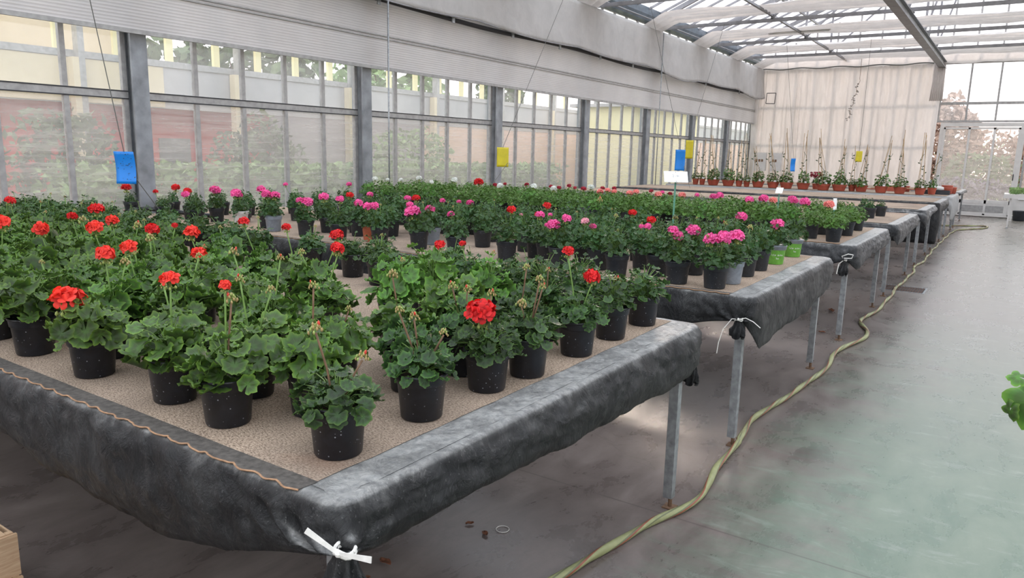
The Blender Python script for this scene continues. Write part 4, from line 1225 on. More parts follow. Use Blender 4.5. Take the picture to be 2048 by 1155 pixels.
PLANTS = [
(1,-1.285,1.169,'black',[(0.042,0.043,0.24,0.016,'bud'),(-0.03,-0.035,0.312,0.017,'bud')]),
(1,-1.668,1.132,'black',[(0.004,0.006,0.369,0.018,'orange_red'),(0.012,0.017,0.336,0.017,'bud')]),
(1,-1.944,1.149,'black',[(0.003,0.004,0.352,0.031,'orange_red')]),
(1,-2.36,1.13,'black',[(-0.023,-0.05,0.245,0.056,'orange_red')]),
(1,-2.762,1.13,'black',[]),
(1,-2.518,1.285,'black',[(-0.006,-0.011,0.353,0.035,'orange_red'),(0.021,0.04,0.328,0.018,'bud')]),
(1,-3.087,1.137,'black',[]),
(1,-2.665,1.467,'black',[(-0.015,-0.027,0.348,0.035,'orange_red')]),
(1,-1.937,1.484,'black',[(0.023,0.029,0.38,0.013,'bud')]),
(1,-1.547,1.319,'black',[(0.006,0.006,0.361,0.014,'bud')]),
(1,-1.638,1.485,'black',[]),
(1,-1.29,1.481,'black',[(-0.015,-0.014,0.284,0.015,'bud'),(-0.044,-0.041,0.303,0.014,'bud'),(0.047,0.037,0.24,0.013,'bud')]),
(1,-1.477,1.641,'black',[]),
(1,-1.653,1.794,'black',[(-0.02,-0.019,0.321,0.019,'bud')]),
(1,-2.001,2.143,'black',[]),
(1,-1.45,1.872,'black',[(-0.028,-0.022,0.296,0.015,'bud'),(0.01,0.008,0.285,0.015,'bud')]),
(1,-1.289,1.788,'black',[(-0.017,-0.012,0.24,0.052,'red'),(0.007,0.005,0.304,0.014,'bud')]),
(1,-1.271,1.992,'black',[(-0.02,-0.013,0.24,0.02,'bud'),(0.028,0.017,0.324,0.016,'bud'),(0.036,0.022,0.299,0.013,'bud')]),
(1,-1.476,2.44,'black',[]),
(1,-1.64,2.686,'black',[]),
(1,-1.266,2.319,'black',[(-0.038,-0.022,0.378,0.024,'red'),(0.041,0.021,0.289,0.033,'red')]),
(1,-1.278,2.621,'black',[(0.013,0.006,0.24,0.016,'bud')]),
(1,-1.277,2.925,'black',[]),
(1,-1.953,2.891,'black',[]),
(1,-1.77,2.766,'black',[]),
(1,-2.804,2.875,'black',[]),
(1,-2.591,2.747,'black',[]),
(1,-2.202,2.756,'black',[]),
(1,-2.365,2.857,'black',[]),
(1,-4.432,2.677,'black',[]),
(1,-4.361,2.961,'black',[]),
(1,-3.801,2.844,'black',[]),
(1,-2.628,2.177,'black',[(-0.029,-0.036,0.373,0.023,'red')]),
(1,-4.004,2.336,'black',[]),
(1,-1.673,2.096,'black',[]),
(1,-1.807,1.316,'black',[(0.037,0.047,0.316,0.014,'bud'),(-0.014,-0.02,0.35,0.014,'bud')]),
(1,-2.169,1.296,'black',[]),
(1,-2.939,1.289,'black',[]),
(1,-3.303,1.305,'black',[]),
(1,-3.685,1.307,'black',[]),
(1,-2.386,1.461,'black',[(0.033,0.05,0.344,0.013,'bud')]),
(1,-3.129,1.467,'black',[]),
(1,-3.496,1.449,'black',[]),
(1,-3.846,1.467,'black',[(0.006,0.015,0.353,0.045,'orange_red')]),
(1,-4.226,1.467,'black',[]),
(1,-2.171,1.595,'black',[(-0.033,-0.047,0.368,0.017,'bud')]),
(1,-2.92,1.615,'black',[]),
(1,-3.311,1.604,'black',[]),
(1,-3.679,1.616,'black',[(-0.014,-0.032,0.326,0.039,'orange_red')]),
(1,-4.043,1.605,'black',[]),
(1,-4.385,1.617,'black',[]),
(1,-2.375,1.764,'black',[]),
(1,-2.749,1.758,'black',[(0.003,0.005,0.286,0.036,'orange_red')]),
(1,-3.099,1.764,'black',[(-0.001,-0.001,0.322,0.022,'bud')]),
(1,-3.488,1.771,'black',[(-0.019,-0.038,0.337,0.043,'orange_red')]),
(1,-3.844,1.76,'black',[]),
(1,-4.24,1.759,'black',[]),
(1,-4.6,1.763,'black',[]),
(1,-4.961,1.768,'black',[]),
(1,-2.177,1.917,'black',[(0.041,0.044,0.343,0.03,'red'),(0.041,0.044,0.333,0.02,'bud')]),
(1,-2.546,1.9,'black',[]),
(1,-2.914,1.912,'black',[(-0.031,-0.05,0.347,0.038,'orange_red')]),
(1,-3.288,1.908,'black',[(-0.012,-0.021,0.332,0.036,'red')]),
(1,-3.66,1.918,'black',[(-0.009,-0.018,0.347,0.034,'orange_red')]),
(1,-4.03,1.917,'black',[(-0.013,-0.028,0.344,0.027,'red')]),
(1,-4.424,1.9,'black',[]),
(1,-4.777,1.915,'black',[]),
(1,-5.156,1.916,'black',[]),
(1,-2.385,2.072,'black',[(0.057,0.063,0.365,0.032,'red'),(-0.038,-0.046,0.299,0.017,'bud')]),
(1,-3.105,2.05,'black',[]),
(1,-3.478,2.057,'black',[(0.024,0.04,0.325,0.017,'red')]),
(1,-3.847,2.076,'black',[(0.02,0.036,0.298,0.024,'bud')]),
(1,-4.207,2.06,'black',[(-0.017,-0.035,0.307,0.026,'bud')]),
(1,-4.577,2.066,'black',[]),
(1,-4.965,2.051,'black',[]),
(1,-5.326,2.064,'black',[]),
(1,-5.682,2.076,'black',[]),
(1,-1.45,2.212,'black',[(0.017,0.011,0.319,0.015,'bud')]),
(1,-2.921,2.207,'black',[(-0.045,-0.063,0.375,0.028,'red')]),
(1,-3.276,2.214,'black',[]),
(1,-4.414,2.213,'black',[(-0.006,-0.012,0.338,0.047,'red')]),
(1,-4.79,2.218,'black',[]),
(1,-5.147,2.208,'black',[]),
(1,-5.504,2.224,'black',[(-0.013,-0.032,0.328,0.036,'red')]),
(1,-5.904,2.215,'black',[]),
(1,-6.264,2.227,'black',[]),
(1,-1.99,2.36,'black',[(0.021,0.017,0.335,0.025,'red')]),
(1,-3.47,2.369,'black',[]),
(1,-4.222,2.378,'black',[]),
(1,-4.574,2.367,'black',[]),
(1,-4.979,2.374,'black',[]),
(1,-5.333,2.368,'black',[]),
(1,-5.692,2.37,'black',[]),
(1,-6.071,2.378,'black',[]),
(1,-6.445,2.363,'black',[]),
(1,-1.824,2.526,'black',[]),
(1,-2.169,2.507,'black',[]),
(1,-3.653,2.505,'black',[]),
(1,-4.794,2.525,'black',[]),
(1,-5.126,2.533,'black',[]),
(1,-5.507,2.504,'black',[]),
(1,-5.871,2.51,'black',[]),
(1,-6.249,2.532,'black',[]),
(1,-6.617,2.507,'black',[]),
(1,-7.003,2.531,'black',[]),
(1,-2.017,2.657,'black',[(-0.031,-0.024,0.309,0.018,'red')]),
(1,-4.96,2.682,'black',[]),
(1,-5.328,2.674,'black',[]),
(1,-5.709,2.672,'black',[]),
(1,-6.08,2.678,'black',[]),
(1,-6.439,2.659,'black',[]),
(1,-6.821,2.666,'black',[]),
(1,-7.171,2.66,'black',[]),
(1,-1.462,2.827,'black',[]),
(1,-4.017,2.827,'black',[]),
(1,-4.756,2.827,'black',[]),
(1,-5.132,2.811,'black',[]),
(1,-5.51,2.818,'black',[]),
(1,-5.896,2.817,'black',[]),
(1,-6.25,2.817,'black',[]),
(1,-6.63,2.811,'black',[]),
(1,-6.982,2.826,'black',[]),
(1,-1.62,2.971,'black',[]),
(1,-3.1,2.959,'black',[]),
(1,-3.481,2.986,'black',[]),
(1,-4.604,2.964,'black',[]),
(1,-4.965,2.971,'black',[]),
(1,-5.315,2.964,'black',[]),
(1,-5.71,2.967,'black',[]),
(1,-6.084,2.968,'black',[]),
(1,-6.451,2.973,'black',[]),
(1,-6.829,2.987,'black',[]),
(1,-7.185,2.987,'black',[]),
(2,-7.503,4.091,'black',[(-0.016,-0.03,0.252,0.052,'red')]),
(2,-6.776,4.0,'black',[(-0.027,-0.047,0.27,0.027,'red')]),
(2,-6.226,4.0,'black',[(-0.045,-0.072,0.27,0.04,'pink')]),
(2,-5.884,4.224,'white',[(-0.018,-0.025,0.289,0.054,'pink'),(0.001,0.001,0.24,0.03,'pink')]),
(2,-5.288,4.125,'grey',[(-0.031,-0.04,0.314,0.046,'pink'),(0.012,0.015,0.306,0.046,'pink')]),
(2,-4.872,4.124,'black',[(-0.026,-0.031,0.286,0.035,'pink'),(0.012,0.014,0.245,0.052,'pink')]),
(2,-4.027,4.133,'black',[(-0.028,-0.027,0.291,0.039,'pink')]),
(2,-3.62,4.126,'black',[(-0.049,-0.044,0.323,0.03,'pink'),(-0.036,-0.032,0.24,0.064,'pink')]),
(2,-3.225,4.071,'black',[(-0.029,-0.024,0.283,0.028,'pink')]),
(2,-3.344,4.551,'black',[]),
(2,-2.81,4.103,'black',[(0.022,0.015,0.341,0.034,'red')]),
(2,-4.207,4.217,'terracotta',[(-0.017,-0.017,0.249,0.041,'pink')]),
(2,-4.431,4.084,'black',[(0.01,0.01,0.321,0.037,'pink')]),
(2,-2.963,4.569,'black',[(-0.03,-0.02,0.246,0.015,'pale_pink')]),
(2,-2.723,4.343,'black',[(0.004,0.003,0.302,0.025,'red')]),
(2,-2.56,4.213,'black',[(-0.043,-0.027,0.312,0.034,'pink'),(0.014,0.009,0.317,0.017,'pink')]),
(2,-2.373,4.07,'black',[(0.032,0.018,0.313,0.035,'pink'),(-0.038,-0.022,0.24,0.048,'pink'),(-0.034,-0.02,0.24,0.032,'pink'),(-0.072,-0.046,0.24,0.019,'pink')]),
(2,-1.943,4.026,'black',[]),
(2,-1.946,4.404,'black',[(0.042,0.018,0.313,0.033,'red'),(-0.014,-0.006,0.269,0.02,'pink')]),
(2,-1.752,4.196,'black',[(-0.063,-0.027,0.297,0.025,'pink')]),
(2,-1.557,4.031,'black',[(-0.037,-0.014,0.301,0.035,'pink'),(-0.01,-0.004,0.256,0.036,'pink')]),
(2,-1.597,4.406,'black',[(-0.013,-0.005,0.24,0.048,'pink')]),
(2,-1.33,4.023,'black',[(-0.032,-0.011,0.24,0.046,'pink'),(0.031,0.01,0.29,0.041,'pink'),(0.036,0.012,0.248,0.035,'pink')]),
(2,-1.311,4.246,'grey',[(0.01,0.003,0.24,0.052,'pink')]),
(2,-1.328,4.572,'black',[(0.011,0.003,0.305,0.02,'bud')]),
(2,-1.331,4.877,'black',[]),
(2,-1.325,5.256,'green',[(-0.002,-0.001,0.24,0.052,'pink')]),
(2,-1.327,5.75,'green',[]),
(2,-2.146,4.169,'black',[(-0.037,-0.02,0.24,0.026,'pink')]),
(2,-2.338,4.328,'black',[(0.001,0.001,0.282,0.03,'pale_pink')]),
(2,-2.904,4.817,'grey',[(-0.022,-0.014,0.326,0.035,'red')]),
(2,-5.531,4.243,'black',[(-0.024,-0.032,0.342,0.043,'pink')]),
(2,-6.289,4.254,'black',[(-0.004,-0.006,0.296,0.057,'pink')]),
(2,-6.692,4.239,'black',[(-0.011,-0.017,0.252,0.043,'red')]),
(2,-7.134,4.252,'black',[]),
(2,-3.723,4.393,'grey',[(-0.011,-0.009,0.27,0.043,'pink')]),
(2,-4.523,4.392,'black',[(0.003,0.003,0.262,0.043,'pink')]),
(2,-4.9,4.392,'black',[(-0.018,-0.021,0.299,0.049,'pink')]),
(2,-6.097,4.412,'black',[]),
(2,-6.913,4.423,'black',[]),
(2,-7.287,4.419,'black',[(0.017,0.028,0.24,0.047,'red')]),
(2,-2.297,4.572,'black',[(0.054,0.026,0.312,0.017,'bud')]),
(2,-3.904,4.559,'black',[]),
(2,-4.314,4.564,'black',[]),
(2,-4.718,4.55,'black',[]),
(2,-5.106,4.583,'black',[]),
(2,-7.113,4.568,'black',[]),
(2,-1.711,4.745,'black',[]),
(2,-2.115,4.719,'black',[]),
(2,-2.521,4.718,'black',[]),
(2,-3.717,4.72,'black',[(0.003,0.002,0.315,0.021,'pink')]),
(2,-4.086,4.744,'black',[]),
(2,-4.493,4.735,'black',[]),
(2,-4.915,4.716,'black',[]),
(2,-5.293,4.73,'terracotta',[]),
(2,-6.495,4.723,'black',[]),
(2,-6.892,4.735,'black',[]),
(2,-1.9,4.886,'black',[(-0.026,-0.01,0.307,0.021,'bud')]),
(2,-2.689,4.898,'black',[]),
(2,-3.495,4.885,'black',[]),
(2,-3.905,4.897,'black',[]),
(2,-4.309,4.881,'black',[(-0.005,-0.004,0.304,0.04,'red')]),
(2,-4.731,4.873,'black',[]),
(2,-5.117,4.893,'black',[(-0.015,-0.016,0.287,0.039,'red')]),
(2,-5.889,4.881,'black',[]),
(2,-6.331,4.9,'black',[]),
(2,-6.687,4.906,'black',[]),
(2,-1.69,5.066,'black',[(0.052,0.017,0.262,0.018,'bud')]),
(2,-2.104,5.045,'black',[]),
(2,-2.53,5.058,'black',[]),
(2,-2.907,5.059,'black',[]),
(2,-3.316,5.065,'black',[]),
(2,-3.724,5.042,'black',[]),
(2,-4.122,5.055,'black',[(-0.023,-0.019,0.289,0.027,'pink')]),
(2,-4.49,5.037,'black',[(-0.037,-0.033,0.287,0.037,'pink')]),
(2,-4.903,5.061,'black',[]),
(2,-5.693,5.065,'black',[]),
(2,-1.911,5.223,'black',[]),
(2,-2.692,5.216,'black',[]),
(2,-3.089,5.199,'black',[]),
(2,-3.5,5.224,'black',[]),
(2,-3.911,5.194,'black',[(-0.032,-0.024,0.273,0.036,'pink')]),
(2,-4.325,5.196,'black',[]),
(2,-5.104,5.194,'black',[(-0.042,-0.042,0.286,0.035,'pink')]),
(2,-5.497,5.219,'black',[]),
(2,-5.895,5.219,'black',[]),
(2,-6.287,5.215,'blue',[]),
(2,-1.687,5.388,'black',[]),
(2,-2.131,5.38,'black',[]),
(2,-2.499,5.362,'black',[(0.022,0.01,0.259,0.036,'red')]),
(2,-2.929,5.369,'black',[]),
(2,-3.317,5.379,'black',[]),
(2,-3.689,5.365,'black',[]),
(2,-4.12,5.37,'black',[]),
(2,-4.5,5.382,'black',[]),
(2,-4.906,5.362,'black',[]),
(2,-6.53,5.369,'black',[(-0.05,-0.061,0.314,0.029,'pink')]),
(2,-6.908,5.365,'black',[]),
(2,-1.516,5.531,'black',[]),
(2,-1.932,5.519,'black',[]),
(2,-2.711,5.513,'black',[]),
(2,-3.121,5.548,'black',[]),
(2,-3.501,5.53,'black',[]),
(2,-3.932,5.526,'black',[]),
(2,-4.296,5.527,'black',[]),
(2,-4.705,5.546,'black',[]),
(2,-5.103,5.535,'black',[]),
(2,-5.533,5.511,'black',[]),
(2,-5.914,5.545,'black',[(0.032,0.034,0.339,0.033,'pink')]),
(2,-6.289,5.525,'black',[]),
(2,-7.096,5.527,'black',[]),
(2,-1.716,5.706,'black',[(-0.001,-0.0,0.26,0.049,'pink')]),
(2,-2.091,5.678,'black',[]),
(2,-2.534,5.703,'black',[]),
(2,-2.887,5.694,'black',[(-0.04,-0.02,0.34,0.026,'bud')]),
(2,-3.328,5.679,'black',[]),
(2,-3.689,5.708,'black',[]),
(2,-4.133,5.677,'black',[]),
(2,-4.514,5.681,'black',[]),
(2,-4.897,5.685,'black',[]),
(2,-5.296,5.676,'black',[]),
(2,-5.709,5.709,'black',[]),
(3,-1.288,7.059,'black',[(-0.058,-0.011,0.269,0.049,'salmon')]),
(3,-1.513,7.204,'black',[(-0.078,-0.017,0.26,0.055,'pink')]),
(3,-1.507,7.671,'black',[]),
(3,-1.374,8.125,'black',[]),
(3,-1.313,8.39,'black',[(0.056,0.008,0.285,0.046,'salmon')]),
(3,-2.027,7.1,'black',[(-0.043,-0.013,0.311,0.045,'pink')]),
(3,-2.368,7.093,'black',[]),
(3,-2.689,7.071,'black',[]),
(3,-3.032,7.097,'black',[(0.028,0.012,0.302,0.042,'salmon')]),
(3,-3.351,7.125,'black',[(0.014,0.007,0.24,0.038,'salmon')]),
(3,-3.708,7.102,'black',[(0.032,0.017,0.309,0.038,'salmon')]),
(3,-4.027,7.126,'black',[]),
(3,-4.353,7.129,'black',[(0.066,0.04,0.259,0.04,'white')]),
(3,-4.732,7.08,'black',[]),
(3,-5.034,7.075,'black',[(0.05,0.035,0.306,0.041,'white')]),
(3,-5.403,7.114,'black',[]),
(3,-5.738,7.093,'black',[]),
(3,-6.055,7.088,'black',[(0.024,0.021,0.326,0.032,'white')]),
(3,-6.417,7.12,'black',[]),
(3,-6.782,7.091,'black',[(0.01,0.009,0.288,0.027,'white')]),
(3,-7.1,7.104,'black',[(0.05,0.049,0.248,0.041,'white')]),
(3,-1.839,7.244,'black',[(-0.045,-0.012,0.306,0.041,'salmon')]),
(3,-2.523,7.282,'black',[(0.036,0.012,0.318,0.042,'pink')]),
(3,-2.836,7.251,'black',[(0.03,0.011,0.297,0.042,'salmon')]),
(3,-3.17,7.273,'black',[]),
(3,-3.537,7.273,'black',[(-0.038,-0.019,0.288,0.033,'salmon')]),
(3,-4.187,7.261,'black',[]),
(3,-4.526,7.246,'black',[]),
(3,-4.912,7.238,'black',[]),
(3,-5.216,7.269,'black',[(0.031,0.022,0.322,0.03,'dark_red')]),
(3,-5.599,7.238,'black',[]),
(3,-5.891,7.265,'black',[]),
(3,-6.228,7.237,'black',[]),
(3,-6.585,7.242,'black',[(-0.044,-0.04,0.266,0.033,'white')]),
(3,-6.917,7.272,'black',[]),
(3,-7.263,7.248,'black',[]),
(3,-1.346,7.441,'black',[]),
(3,-1.684,7.404,'black',[(-0.045,-0.011,0.303,0.041,'pink')]),
(3,-2.002,7.439,'black',[(-0.027,-0.007,0.303,0.053,'pink')]),
(3,-2.316,7.443,'black',[]),
(3,-2.706,7.439,'black',[(-0.005,-0.002,0.295,0.027,'pink')]),
(3,-2.999,7.407,'black',[(0.002,0.001,0.312,0.027,'dark_red')]),
(3,-3.345,7.416,'black',[(-0.04,-0.018,0.244,0.039,'salmon')]),
(3,-3.712,7.4,'black',[(-0.012,-0.006,0.28,0.034,'salmon')]),
(3,-4.025,7.431,'grey',[(-0.018,-0.01,0.319,0.035,'dark_red')]),
(3,-4.356,7.428,'black',[(-0.011,-0.006,0.321,0.029,'dark_red')]),
(3,-4.741,7.413,'black',[(0.021,0.014,0.286,0.042,'white')]),
(3,-5.074,7.457,'black',[]),
(3,-5.418,7.405,'black',[]),
(3,-6.084,7.437,'black',[]),
(3,-6.411,7.41,'black',[]),
(3,-6.782,7.429,'black',[]),
(3,-7.089,7.427,'black',[]),
(3,-1.83,7.597,'black',[(0.033,0.008,0.24,0.048,'pink')]),
(3,-2.146,7.598,'black',[]),
(3,-2.5,7.59,'black',[(-0.019,-0.006,0.321,0.044,'pink')]),
(3,-2.833,7.615,'black',[]),
(3,-3.202,7.571,'black',[(0.04,0.017,0.313,0.028,'pink')]),
(3,-3.544,7.586,'black',[]),
(3,-3.847,7.581,'black',[]),
(3,-4.202,7.603,'black',[(-0.041,-0.023,0.311,0.024,'dark_red')]),
(3,-4.523,7.572,'black',[(-0.031,-0.019,0.308,0.03,'dark_red')]),
(3,-4.874,7.585,'black',[]),
(3,-5.254,7.603,'black',[(-0.0,-0.0,0.305,0.025,'dark_red')]),
(3,-5.549,7.6,'black',[]),
(3,-5.937,7.623,'black',[]),
(3,-6.257,7.603,'black',[]),
(3,-6.577,7.581,'black',[]),
(3,-6.935,7.585,'black',[]),
(3,-7.294,7.569,'black',[]),
(3,-1.298,7.734,'black',[]),
(3,-1.973,7.777,'black',[]),
(3,-2.316,7.76,'black',[]),
(3,-3.036,7.732,'black',[]),
(3,-3.356,7.747,'black',[(-0.004,-0.002,0.315,0.029,'dark_red')]),
(3,-3.724,7.761,'black',[]),
(3,-4.014,7.787,'black',[(0.019,0.01,0.31,0.03,'dark_red')]),
(3,-4.382,7.736,'black',[]),
(3,-4.704,7.737,'black',[]),
(3,-5.058,7.735,'black',[(0.027,0.017,0.293,0.031,'dark_red')]),
(3,-5.744,7.746,'black',[(-0.018,-0.014,0.246,0.066,'red')]),
(3,-6.077,7.788,'black',[]),
(3,-6.424,7.743,'black',[]),
(3,-6.759,7.785,'black',[]),
(3,-7.107,7.768,'black',[]),
(3,-1.471,7.927,'black',[]),
(3,-2.144,7.923,'black',[]),
(3,-2.513,7.95,'black',[]),
(3,-2.846,7.925,'black',[]),
(3,-3.203,7.94,'black',[]),
(3,-3.545,7.923,'black',[]),
(3,-3.854,7.931,'black',[(-0.045,-0.022,0.288,0.03,'dark_red')]),
(3,-4.232,7.907,'black',[(0.021,0.011,0.296,0.043,'white')]),
(3,-4.538,7.939,'black',[(0.008,0.004,0.299,0.031,'dark_red')]),
(3,-4.914,7.955,'black',[(0.005,0.003,0.28,0.032,'dark_red')]),
(3,-5.252,7.905,'black',[]),
(3,-5.595,7.922,'black',[]),
(3,-5.903,7.946,'black',[]),
(3,-6.27,7.937,'black',[(-0.033,-0.026,0.277,0.048,'white')]),
(3,-6.614,7.93,'black',[]),
(3,-6.945,7.916,'black',[(-0.0,-0.0,0.291,0.043,'white')]),
(3,-7.297,7.938,'black',[]),
(3,-1.652,8.089,'black',[(0.014,0.003,0.302,0.045,'salmon')]),
(3,-1.978,8.115,'black',[]),
(3,-2.353,8.08,'black',[(0.015,0.004,0.296,0.034,'pink')]),
(3,-3.025,8.085,'black',[]),
(3,-3.691,8.105,'black',[]),
(3,-4.026,8.06,'black',[]),
(3,-4.353,8.079,'black',[]),
(3,-4.699,8.1,'black',[]),
(3,-5.065,8.11,'black',[]),
(3,-5.389,8.08,'black',[]),
(3,-5.726,8.09,'black',[]),
(3,-6.067,8.097,'black',[]),
(3,-7.083,8.106,'black',[]),
(3,-2.142,8.276,'black',[]),
(3,-2.526,8.275,'black',[]),
(3,-2.841,8.248,'black',[]),
(3,-3.181,8.239,'black',[]),
(3,-3.861,8.26,'black',[]),
(3,-4.195,8.255,'black',[]),
(3,-4.554,8.243,'black',[]),
(3,-4.876,8.247,'black',[]),
(3,-5.224,8.27,'black',[]),
(3,-5.573,8.266,'black',[]),
(3,-6.23,8.234,'black',[]),
(3,-6.617,8.226,'black',[]),
(3,-6.914,8.231,'black',[]),
(3,-7.273,8.251,'black',[]),
(3,-1.642,8.436,'black',[]),
(3,-1.993,8.44,'black',[]),
(3,-2.333,8.433,'black',[]),
(3,-2.659,8.427,'black',[]),
(3,-3.049,8.443,'black',[]),
(3,-3.331,8.402,'black',[]),
(3,-3.726,8.41,'black',[(0.026,0.011,0.288,0.038,'pink')]),
(3,-4.064,8.412,'black',[]),
(3,-4.405,8.403,'black',[]),
(3,-4.75,8.416,'black',[]),
(3,-5.072,8.434,'black',[]),
(3,-5.407,8.4,'black',[]),
(3,-5.713,8.444,'black',[]),
(3,-6.069,8.403,'black',[]),
(3,-6.426,8.417,'black',[]),
(3,-6.765,8.392,'black',[]),
(3,-7.103,8.436,'black',[]),
(3,-1.479,8.601,'black',[]),
(3,-1.808,8.61,'black',[]),
(3,-2.152,8.58,'black',[]),
(3,-2.5,8.594,'black',[]),
(3,-2.827,8.598,'black',[]),
(3,-3.54,8.57,'black',[]),
(3,-3.859,8.601,'black',[]),
(3,-4.228,8.587,'black',[]),
(3,-4.53,8.577,'black',[]),
(3,-4.914,8.591,'black',[]),
(3,-5.238,8.564,'black',[]),
(3,-5.931,8.581,'black',[]),
(3,-6.274,8.555,'black',[]),
(3,-6.587,8.612,'black',[]),
(3,-6.91,8.575,'black',[]),
(4,-1.42,10.807,'black',[]),
(4,-1.479,10.314,'black',[]),
(4,-1.62,10.75,'black',[]),
(4,-1.85,10.35,'black',[]),
]


bword = {1: 'nearest bench', 2: 'second bench', 3: 'third bench', 4: 'fourth bench'}
cword = {'orange_red': 'orange-red', 'red': 'bright red', 'pink': 'pink', 'pale_pink': 'pale pink', 'white': 'white', 'dark_red': 'dark red', 'salmon': 'salmon'}
y_first = {1: 1.15, 2: 4.09, 3: 7.08, 4: 9.9}
def rowof(bn, y): return max(0, round((y - y_first[bn]) / .157))
rowlist = {}
for i, (bn, x, y, pc, bl) in enumerate(PLANTS): rowlist.setdefault((bn, rowof(bn, y)), []).append((-x, i))
rank = {}
for bn in (1, 2, 3, 4):          # renumber the rows that exist, front to back
    rows = sorted(r for b_, r in rowlist if b_ == bn)
    for q, r in enumerate(rows):
        for w_, (_, i) in enumerate(sorted(rowlist[(bn, r)])): rank[i] = (q + 1, w_ + 1, len(rowlist[(bn, r)]))

BZ = B + .0055
def geranium(i, bn, x, y, pc, bl):
    rr = random.Random(1000 + i)
    cols = []
    for b_ in bl:
        if b_[4] != 'bud' and b_[4] not in cols: cols.append(b_[4])
    budded = any(b_[4] == 'bud' for b_ in bl)
    look = ' and '.join(cword[c] for c in cols[:2]) + ' geranium' if cols else ('budding geranium' if budded else 'leafy geranium')
    row, nth, tot = rank[i]
    rw = 'front row' if row == 1 else ordw[row] + ' row'
    pcw = {'black': 'black', 'char': 'black'}.get(pc, pc)
    lab = '%s in %s pot, %s, %s, %s from aisle' % (look, pcw, bword[bn], rw, ordw[nth] if nth > 1 else 'pot nearest')
    if nth == 1: lab = '%s in %s pot, %s, %s, at aisle end' % (look, pcw, bword[bn], rw)
    t = thing('potted_geranium', lab, 'potted plant', (x, y, BZ), rr.uniform(-.6, .6), 'potted geraniums')
    rz = t.rotation_euler.z
    key = pc if pc != 'black' else ('black' if bn == 1 else 'char')
    s = 1.0 if bn == 1 else .97
    p = obj('pot', POT[key], t)
    if pc == 'green':
        obj('rim_band', SLEEVE, p); q = obj('white_print', PRINT, p); q.rotation_euler.z = .55 - rz
    so_ = obj('soil', SOIL, t)
    if bn == 1:
        if x < -1.48 and y < 2.35 and not (x > -1.75 and y < 1.36): kd = 'light'
        elif x < -1.7 and y < 2.35: kd = 'light'
        elif -2.3 < x < -1.75 and 2.3 < y < 2.6: kd = 'fresh'
        elif y > 2.62 or x < -4.2: kd = 'mid'
        elif x > -1.48: kd = 'dark'
        else: kd = 'dark' if y > 2.3 else 'light'
        if kd == 'light' and -2.1 < x and y > 1.45 and rr.random() < .5: kd = 'fresh'
    elif bn == 2: kd = 'small'
    else: kd = 'bright'
    if bn == 3 and x > -1.6 and y > 7.6: kd = 'small'
    if bn == 4: kd = 'small'
    sc = rr.uniform(.90, 1.10) * (.62 if (bn == 2 and x < -6.5) or bn == 4 else 1)
    f = obj('foliage', rr.choice(FOL[kd]), t); f.rotation_euler.z = rr.uniform(0, 6.28)
    f.scale = (sc, sc, min(1.12, rr.uniform(.88, 1.12)) * (1 if sc > .8 else .8))
    inv = Matrix.Rotation(-rz, 3, 'Z')
    bl = list(bl)
    if bn == 1 and not bl and rr.random() < .45:
        bl.append((rr.uniform(-.04, .04), rr.uniform(-.04, .04), rr.uniform(.25, .31), .011, 'bud'))
    if bn == 2 and x > -5 and rr.random() < .25: bl.append((rr.uniform(-.05, .05), rr.uniform(-.05, .05), rr.uniform(.27, .31), .009, 'bud'))
    for (dx, dy, dz, rad, kind) in bl:
        q = inv @ Vector((dx, dy, 0)); dz = max(dz, {1: .22, 2: .27, 3: .325, 4: .25}[bn])
        P = Vector((q.x, q.y, dz))
        st = P - Vector((0, 0, rad * .7)); a = Vector((q.x * .2, q.y * .2, .118))
        mb = MB(); m_ = a.lerp(st, .5) + Vector((-q.x * .12, -q.y * .12, .0))
        old = kind == 'bud' and bn == 1 and x > -1.7
        mb.tube([a, a.lerp(m_, .5), m_, m_.lerp(st, .55), st], .0028 if bn == 1 else .0022, 5)
        mb.build('flower_stem', M['stem_brown' if old else 'stem'], t, smooth=True)
        if kind == 'bud':
            o = obj('bud_cluster', rr.choice(BUD), t); s_ = max(rad, .010) * 1.25
        else:
            o = obj('flower_head', rr.choice(BLO[kind]), t); s_ = rad * 1.15
            if len(cols) > 1: o['label'] = cword[kind] + ' flower head'
        o.location = P; o.scale = (s_, s_, s_); o.rotation_euler = (rr.uniform(-.2, .2), rr.uniform(-.2, .2), rr.uniform(0, 6.28))

indiv = []; rest = []
n12 = sum(1 for p in PLANTS if p[0] != 3)
for i, p in enumerate(PLANTS):
    if p[0] != 3: indiv.append(i)
b3 = sorted((i for i, p in enumerate(PLANTS) if p[0] == 3), key=lambda i: (0 if PLANTS[i][4] else 1, PLANTS[i][2]))
k_ = 300 - n12
indiv += b3[:k_]; rest = b3[k_:]
for i in indiv: geranium(i, *PLANTS[i])
